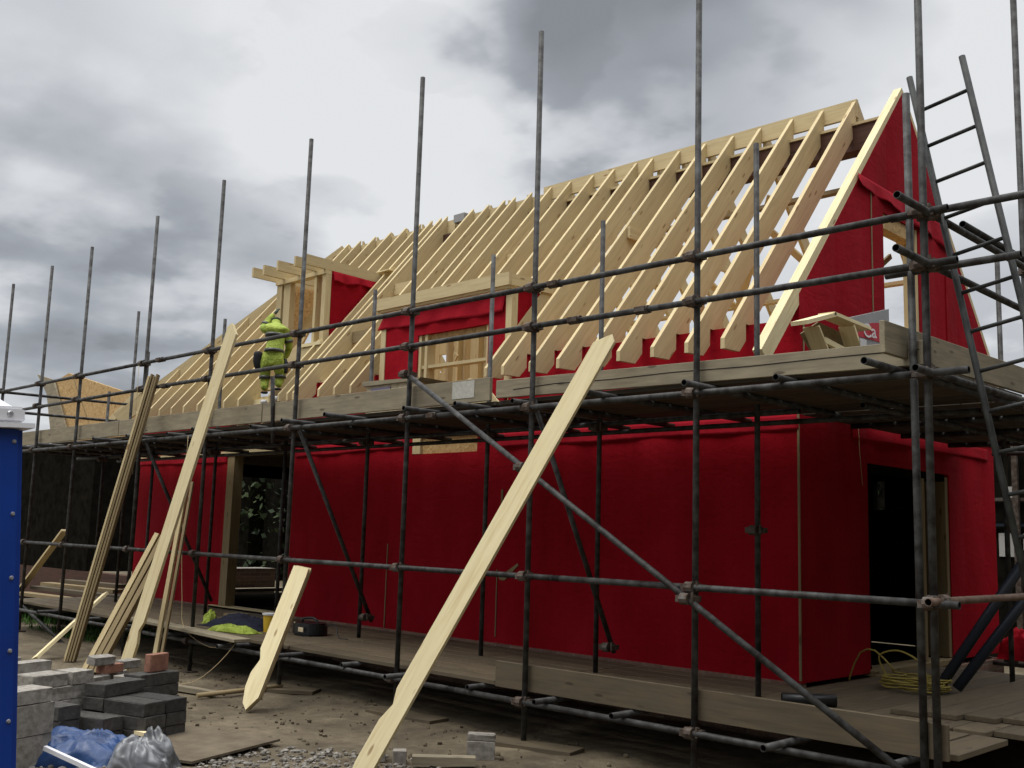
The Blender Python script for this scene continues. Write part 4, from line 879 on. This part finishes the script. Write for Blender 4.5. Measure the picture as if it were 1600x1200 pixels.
bandr(v3(pp(.205, .22, .80)), v3(J[12])-v3(J[11]), .068, .068, .04)
# hood, gloves with fingers, trouser cuffs, boots, tool pouch
skin_body('dark_cap', [pp(-.02, .33, 1.09, .095), pp(-.03, .39, 1.14, .098)], [(0, 1)], MAT['glove'], wk)
def hand(c, dirv, side):
    c = Vector(c); dv = Vector(dirv).normalized(); sd_ = dv.cross(Vector((0, 0, 1))).normalized() if abs(dv.z) < .9 else Vector(pr_)
    Jh = [(*c, .036, .022), (*(c+dv*.05), .04, .022)]; Eh = [(0, 1)]
    for k, (o_, l_) in enumerate(((-.032, .055), (-.011, .065), (.011, .06), (.032, .048))):
        b0 = c+dv*.075+sd_*o_; b1 = b0+dv*l_*.6; b2 = b1+dv*l_*.3-Vector((0, 0, .015))+Vector(pf)*.015; i0 = len(Jh)
        Jh += [(*b0, .0105), (*b1, .0095), (*b2, .008)]; Eh += [(1, i0), (i0, i0+1), (i0+1, i0+2)]
    t0 = c+dv*.02+sd_*.04*side; t1 = t0+dv*.03+sd_*.03*side; i0 = len(Jh); Jh += [(*t0, .012), (*t1, .01)]; Eh += [(0, i0), (i0, i0+1)]
    return skin_body('gloved_hand', Jh, Eh, MAT['glove'], wk, 1)
hand(J[10][:3], Vector(J[10][:3])-Vector(J[9][:3]), 1); hand(J[13][:3], Vector(J[13][:3])-Vector(J[12][:3]), -1)
for a, b_ in ((16, 15), (19, 18)):
    f0 = Vector(J[a][:3]); skin_body('trouser_cuff', [(*f0, .064), (*(f0+Vector((0, 0, -.05))), .066)], [(0, 1)], MAT['black'], wk, 1)
    fb = f0+Vector((0, 0, -.12)); skin_body('boot', [(*fb, .052), (*(fb+Vector((0, 0, -.05))), .055), (*(fb+Vector(pf)*.15+Vector((0, 0, -.07))), .042)], [(0, 1), (1, 2)], MAT['boot'], wk, 2)
skin_body('tool_pouch', [pp(-.175, .02, .62, .07, .05), pp(-.18, .03, .46, .075, .05), pp(-.165, .03, .34, .05, .04)], [(0, 1), (1, 2)], MAT['black'], wk, 1)
skin_body('tool_pouch', [pp(.215, .10, .50, .03, .04), pp(.215, .10, .30, .03, .04)], [(0, 1)], MAT['black'], wk, 1)

# ------------------------------------------------------------------ blocks, bricks, sheets in the foreground
BR = {}
def blk(x, y, z, yaw, l, wd, h, mat, label, group=None, name='concrete_block', cat='block', tilt=0):
    key = (round(l, 3), round(wd, 3), round(h, 3), mat)
    if key not in BR:
        bm = bmesh.new(); bx(bm, -l/2, l/2, -wd/2, wd/2, 0, h); bmesh.ops.bevel(bm, geom=bm.edges[:], offset=.005, segments=1, affect='EDGES')
        bmesh.ops.subdivide_edges(bm, edges=bm.edges[:], cuts=1)
        for v in bm.verts: v.co += Vector((random.gauss(0, .002), random.gauss(0, .002), random.gauss(0, .0015)))
        me = bm_mesh(bm); me.materials.append(MAT[mat]); BR[key] = me
    return tag(link(name, BR[key], None, None, Matrix.Translation((x, y, z)) @ Matrix.Rotation(yaw, 4, 'Z') @ Matrix.Rotation(tilt, 4, 'X')), label, cat, group)
UA = 1.9
ux = Vector((math.cos(UA), math.sin(UA), 0)); vx = Vector((math.cos(UA+math.pi/2), math.sin(UA+math.pi/2), 0))
def ub(P, a, b, z, l, wd, h, mat, label, group=None, along='u', jit=.012, **k):
    "block centred a metres back along ux and b metres away along vx from corner P"
    p = Vector(P)+ux*(-a+random.gauss(0, jit*.4))+vx*(b+random.gauss(0, jit*.4))
    return blk(p.x, p.y, GZ+z, (UA if along == 'u' else UA+math.pi/2)+random.gauss(0, jit*1.5), l, wd, h, mat, label, group, **k)
P1 = (-7.84, -2.56, 0)
LB = 'pale concrete block in the lower courses of the stack beside the blue cabin'; LG = 'lower courses of the pale block stack'
for c_ in range(4):
    z = .105*c_
    if c_ % 2 == 0:
        ub(P1, .11, .11, z, .215, .215, .103, 'block', LB, LG); ub(P1, .445, .11, z, .44, .215, .103, 'block', LB, LG); 
    else:
        ub(P1, .22, .11, z, .44, .215, .103, 'block', LB, LG); ub(P1, .56, .11, z, .215, .215, .103, 'block', LB, LG)
    ub(P1, .22, .33, z, .44, .215, .103, 'block', LB, LG); ub(P1, .67, .33, z, .44, .215, .103, 'block', LB, LG)
    ub(P1, .22, .55, z, .44, .215, .103, 'block', LB, LG)
ub(P1, .11, .11, .42, .215, .215, .103, 'block', 'pale half block at the right end of the top course of the pale stack')
ub(P1, .40, .13, .42, .33, .215, .103, 'block', 'pale block in the top course of the pale stack, next to the right end block')
ub(P1, .28, .50, .42, .44, .16, .15, 'block', 'long pale block standing on edge on the far top of the pale stack')
ub(P1, .40, .72, .42, .44, .14, .17, 'block', 'rearmost pale block on the far top of the pale stack')
P0 = (-7.02, -3.20, 0)
ub(P0, .22, .11, .0, .44, .215, .215, 'block', 'bottom pale block of the nearest column beside the blue cabin')
ub(P0, .22, .11, .217, .44, .215, .215, 'block', 'middle pale block of the nearest column beside the blue cabin')
ub(P0, .24, .12, .434, .44, .215, .10, 'block', 'top pale block of the nearest column beside the blue cabin')
# dark pile
P2 = (-7.28, -2.02, 0); DL = 'dark grey block in the low pile on the plywood'; DG = 'dark blocks of the low pile'
for c_ in range(3):
    for k in range(2): ub(P2, .113+.228*k, .22, .02+.104*c_, .44, .222, .102, 'darkblock', [['bottom right', 'bottom left'], ['middle right', 'middle left'], ['top right', 'top left']][c_][k]+' dark block in the front face of the low pile on the plywood', DG, 'v')
for c_ in range(4):
    ub(P2, .22, .56, .02+.104*c_, .44, .215, .102, 'darkblock', DL, DG); ub(P2, -.40, .77, .02+.104*c_-.01, .44, .215, .102, 'darkblock', DL, DG)
for c_ in range(2): ub(P2, .58, .42, .02+.104*c_, .44, .20, .102, 'darkblock', DL, DG, 'v')
for c_ in range(3): ub(P2, .84, .60, .02+.104*c_, .44, .20, .102, 'darkblock', DL, DG, 'v')
ub(P2, .70, .10, .02, .215, .11, .075, 'redbrick', 'lone brown brick on the near left of the dark pile', name='brick', cat='brick')
for a_, b_, z_, mt, lb, tl_ in ((.55, .78, .33, 'block', 'long pale broken piece at the front of the rubble on the pile', .0), (.80, .86, .33, 'block', 'pale broken brick at the left of the rubble on the pile', 0), (.45, 1.0, .33, 'block', 'pale brick at the back of the rubble on the pile', 0), (.62, .92, .41, 'redbrick', 'reddish brick in the middle of the rubble on the pile', 0), (.72, .95, .49, 'block', 'top pale brick of the rubble on the pile', .12), (.30, 1.02, .41, 'block', 'pale brick at the right of the rubble, behind the upright clay brick', .05), (.42, .66, .33, 'redbrick', 'reddish brick at the front right of the rubble, before the upright clay brick', 0)):
    ub(P2, a_-.85, b_+.2, z_, .30 if 'long' in lb else .215, .11, .072, mt, lb, name='brick', cat='brick', tilt=tl_, jit=.05)
for c_ in range(3):
    for a_, b_ in ((-.45, 1.1), (-.1, 1.1)): ub(P2, a_, b_, .01+.105*c_, .30, .3, .103, 'darkblock', 'dark block under the rubble at the back of the pile', 'dark blocks under the rubble')
ub(P2, -.44, .77, .43, .22, .07, .15, 'redbrick', 'upright orange clay brick on the dark pile', name='brick', cat='brick')
tag(prism('plywood_sheet', [(-.62, -.55), (.62, -.5), (.6, .5), (-.6, .55)], .018, Matrix.Translation((-7.0, -2.25, GZ+.045)) @ Matrix.Rotation(.35, 4, 'Z') @ Matrix.Rotation(math.pi/2, 4, 'X'), MAT['sand']), 'dusty plywood sheet lying on the earth under the dark pile', 'plywood sheet')
cloth_lump('blue_tarpaulin', (-7.05, -2.98, GZ+.0), .42, .30, .20, 'tarp', 'crumpled blue tarpaulin on the ground beside the blue cabin', 'tarpaulin', 3, rot=.7, n=44, fine=.07)
cloth_lump('plastic_bag', (-6.48, -2.78, GZ+.0), .24, .20, .25, 'bag', 'crumpled grey clear plastic sheet in the bottom left foreground', 'plastic sheet', 6, rot=.3, n=44, fine=.03)
tag(beam('timber_offcut', (-7.3, -2.45, GZ+.10), (-6.8, -2.5, GZ+.14), .05, .03, MAT['pale']), 'pale stick lying across the blue tarpaulin', 'offcut')
tag(beam('timber_offcut', (-6.9, -3.30, GZ+.14), (-6.35, -3.12, GZ+.03), .03, .03, MAT['loowhite']), 'white strip at the bottom edge of the blue tarpaulin', 'strip')
tag(box('timber_offcut', -7.72, -7.50, -2.62, -2.52, GZ+.05, GZ+.08, MAT['pale']), 'small pale offcut between the pale stack and the dark pile', 'offcut')
# small single blocks on the gravel
blk(-5.70, -1.28, gz(-5.7, -1.3)-.0, .9, .10, .14, .215, 'block', 'single block standing on end left of the longest leaning rafter')
blk(-5.55, -1.20, gz(-5.55, -1.2), .9, .10, .10, .10, 'block', 'half block between the standing block and the longest leaning rafter')
blk(-5.27, -.62, gz(-5.27, -.62), .75, .215, .10, .14, 'block', 'pale two layered block standing on the gravel right of the longest leaning rafter')
blk(-5.28, -.61, gz(-5.27, -.62)+.141, .75, .215, .10, .05, 'block', 'thin cap piece on the pale block right of the longest leaning rafter')
tag(beam('timber_offcut', (-5.38, -1.22, GZ+.05), (-5.06, -.88, GZ+.05), .10, .06, MAT['toe']), 'pale plank end lying on the gravel at the bottom edge', 'offcut')

# ------------------------------------------------------------------ portable toilet
tl = thing('portable_toilet', 'blue portable toilet cabin with white roof at the left edge', 'portable toilet', (-5.55, -4.9, GZ))
X1, Y1 = -5.0, -4.35
bm = bmesh.new(); bx(bm, X1-1.1, X1, Y1-1.1, Y1, GZ+.05, 1.745)
bmesh.ops.bevel(bm, geom=[e for e in bm.edges if abs(e.verts[0].co.z-e.verts[1].co.z) > 1], offset=.035, segments=4, affect='EDGES')
link('body', bm_mesh(bm), MAT['loo'], tl)
for k in range(2): box('wall_rib', X1+.001, X1+.014, Y1-.55-.42*k, Y1-.20-.42*k, GZ+.2, 1.55, MAT['loo'], tl, bev=.004)
bm = bmesh.new(); bx(bm, X1-1.16, X1+.045, Y1-1.16, Y1+.035, 1.75, 1.775); link('roof_flange', bm_mesh(bm), MAT['loowhite'], tl)
bm = bmesh.new(); bx(bm, X1-1.12, X1+.02, Y1-1.12, Y1-.005, 1.776, 1.865); bmesh.ops.bevel(bm, geom=[e for e in bm.edges], offset=.015, segments=2, affect='EDGES')
link('roof_rim', bm_mesh(bm), MAT['loowhite'], tl)
bm = bmesh.new(); q0 = [(X1-1.1, Y1-1.1), (X1, Y1-1.1), (X1, Y1-.07), (X1-1.1, Y1-.07)]; a = [bm.verts.new((x, y, 1.866)) for x, y in q0]; b = [bm.verts.new((X1-.55+(x-X1+.55)*.45, Y1-.55+(y-Y1+.55)*.45, 2.12)) for x, y in q0]
bm.faces.new(a); bm.faces.new(b)
for i in range(4): bm.faces.new((a[i], a[(i+1) % 4], b[(i+1) % 4], b[i]))
link('roof_dome', bm_mesh(bm), MAT['loowhite'], tl)
def rivet(x, y, z, r=.012, nm='rivet', mt='rivet'):
    bm = bmesh.new(); bmesh.ops.create_cone(bm, cap_ends=True, segments=12, radius1=r, radius2=r*.6, depth=.010)
    link(nm, bm_mesh(bm), MAT[mt], tl, Matrix.Translation((x, y, z)) @ Matrix.Rotation(math.pi/2, 4, 'Y'))
for z in (1.70, 1.32, .99, .62, .27, -.05): rivet(X1+.005, Y1-.055, z-.02)
rivet(X1+.024, Y1-.085, 1.825, .019, 'roof_bolt', 'rivet')

Tc = Matrix.Translation((X1, Y1, 1.75)); tl.matrix_basis = Tc @ Matrix.Rotation(-.075, 4, Vector((-.703, .711, 0))) @ Tc.inverted() @ tl.matrix_basis   # stands a little out of plumb
# ------------------------------------------------------------------ beyond: osb roof part, brick stack, hedge, stores on the right
ob = thing('boarded_outbuilding', 'low dark outbuilding with a boarded yellow OSB roof side beyond the left hip', 'outbuilding', (-21.5, 5, GZ))
sP = lambda u: u
bm = bmesh.new(); pts = [(-24.3, 4.57), (-22.9, 4.42), (-19.0, 3.70), (-20.1, 3.28), (-22.45, 3.28), (-23.9, 4.15)]
prism('roof_boarding', [(-23.15, 4.36), (-22.4, 4.50), (-18.9, 3.73), (-18.9, 2.9), (-21.9, 2.9)], .05, Matrix.Translation((0, 3.0, 0)), MAT['osb'], ob)
prism('edge_board', [(-24.0, 4.60), (-23.05, 4.40), (-21.85, 2.9), (-22.8, 2.9), (-23.35, 4.1), (-23.6, 4.3)], .04, Matrix.Translation((0, 2.93, 0)), MAT['toe'], ob)
beam('hip_board', (-20.6, 2.9, 3.0), (-18.7, 2.9, 3.85), .04, .16, MAT['pine'], ob)
for p0, p1 in (((-23.0, 4.35), (-21.85, 3.0)), ((-22.2, 4.45), (-21.0, 3.2))): beam('sheet_joint', (p0[0], 2.97, p0[1]), (p1[0], 2.97, p1[1]), .006, .02, MAT['brownwood'], ob)
bm = bmesh.new(); bx(bm, -25.5, -20.8, 3.0+.03, 5.5, .25, 2.9); link('wall', bm_mesh(bm), MAT['darkwall'], ob)
box('base_wall', -25.6, -18.9, 3.0, 3.2, GZ, .25, MAT['beam'], ob)
# a mound of timber lengths left of the house
for k, (x0, x1, y, z, mt) in enumerate(((-19.9, -16.3, 1.7, .00, 'board'), (-20.2, -17.3, 2.0, .05, 'brownwood'), (-19.5, -16.5, 1.3, -.08, 'brownwood'), (-18.2, -16.0, 1.0, -.13, 'pine'), (-19.8, -17.6, 2.2, .12, 'board'))):
    tag(beam('stored_plank', (x0, y, z), (x1, y+.1, z+.02), .22, .06, MAT[mt]), ['flat grey plank on the plank heap beyond the left uprights', 'brown plank at the back of the plank heap on the left', 'front brown plank of the plank heap on the left', 'lowest yellowish plank of the heap on the left', 'topmost pale plank of the heap on the left'][k], 'plank', 'heap of planks on the left')
box('dummy', 0, .01, 0, .01, -5, -4.99, MAT['darkwall']) if False else None
tag(box('trestle', -20.3, -16.2, .9, 2.4, -.24, -.18, MAT['darkwall']), 'dark low platform carrying the plank heap on the left', 'trestle')
bs = box('brick_stack', -18.1, -16.75-.8, 4.45, 5.45, GZ, .45, MAT['brick']); tag(bs, 'banded pack of new bricks seen through the left doorway', 'brick stack')
tag(box('door_step_board', -17.35, -17.1, 3.8, 5.8, .03, .09, MAT['toe']), 'pale board lying in the far doorway in front of the brick pack', 'board')
# hedge mass
bm = bmesh.new()
for i in range(34000):
    x = random.uniform(-70, 14); dep = random.random()
    ht = 3.5+.45*noise.noise(Vector((x*.35, 0, 5)))+.25*noise.noise(Vector((x*1.3, 0, 8)))
    y = 12.5+dep*2.4+.6*noise.noise(Vector((x*.5, 3, 0))); z = GZ+ht*1.1*(random.random()**.8); s = random.uniform(.06, .17)
    if noise.noise(Vector((x*.9, z*.9, dep))) < -.28: continue
    n_ = Vector((random.gauss(0, 1), random.gauss(-.6, 1), random.gauss(.4, 1))).normalized(); t1 = n_.orthogonal().normalized(); a = random.uniform(0, 6.28)
    t1 = Matrix.Rotation(a, 3, n_) @ t1; t2 = n_.cross(t1); c = Vector((x, y, z))
    bm.faces.new([bm.verts.new(c+t1*s), bm.verts.new(c+t2*s*.6), bm.verts.new(c-t1*s*.9), bm.verts.new(c-t2*s*.6)])
tag(link('hedge', bm_mesh(bm), MAT['leafA']), 'dark overgrown hedge behind the building site', 'hedge', kind='stuff')
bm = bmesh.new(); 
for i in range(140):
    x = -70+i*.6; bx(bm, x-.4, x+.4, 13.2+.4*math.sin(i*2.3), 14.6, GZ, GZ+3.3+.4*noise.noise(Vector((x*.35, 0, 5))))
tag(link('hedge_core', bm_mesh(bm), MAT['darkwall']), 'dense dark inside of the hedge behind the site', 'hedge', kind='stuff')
# building seen past the ladder, plus an unseen wing added to block low light
sh = thing('site_building_and_light_blocker', 'dark unfinished building with pale panels glimpsed behind the ladder on the right, with an added unseen light-blocking wing', 'building', (0, 10.5, GZ))
box('wall', -6.6, 2.6, 10.2, 13.5, GZ, 2.95, MAT['darkwall'], sh); box('wall', 2.61, 6.5, 2.5, 13.5, GZ, 4.6, MAT['brownwood'], sh)  # second wall: added off-frame wing that keeps low sky light off the gable
box('wall', -6.6, 2.6, 10.22, 13.5, 2.96, 3.1, MAT['beam'], sh)
for x0, x1, z0, z1 in ((-5.15, -5.0, 1.95, 2.2), (-5.25, -5.0, 1.15, 1.5), (-4.9, -4.2, 1.25, 1.5), (-3.9, -3.2, 1.3, 1.9)): box('pale_panel', x0, x1, 10.17, 10.195, z0, z1, MAT['paleprimer'], sh)
box('rail', -5.4, 2.4, 10.12, 10.16, 1.98, 2.03, MAT['coupler'], sh); box('rail', -5.4, 2.4, 10.12, 10.16, 1.60, 1.64, MAT['bluepipe'], sh)
for x in (-4.95, -3.2): box('post', x-.04, x+.04, 10.05, 10.115, GZ, 2.9, MAT['coupler'], sh)
for k in range(4): box('window', 2.58, 2.605, 3.4+2.3*k, 4.6+2.3*k, .8, 2.1, MAT['blackplastic'], sh)  # windows on the added unseen wing
for k in range(3): tag(beam('stored_plank', (-3.2+.3*k, 6.3+.3*k, .04+.05*k), (.2, 7.2+.3*k, .05+.05*k), .22, .04, MAT['toe']), ['nearest plank lying beyond the gable corner', 'middle plank lying beyond the gable corner', 'farthest plank lying beyond the gable corner'][k], 'plank', 'planks beyond the gable corner')
cloth_lump('membrane_heap', (-3.7, 6.7, .0), .3, .3, .35, 'membrane', 'loose red membrane crumpled at the far foot of the gable wall', 'membrane', 4)
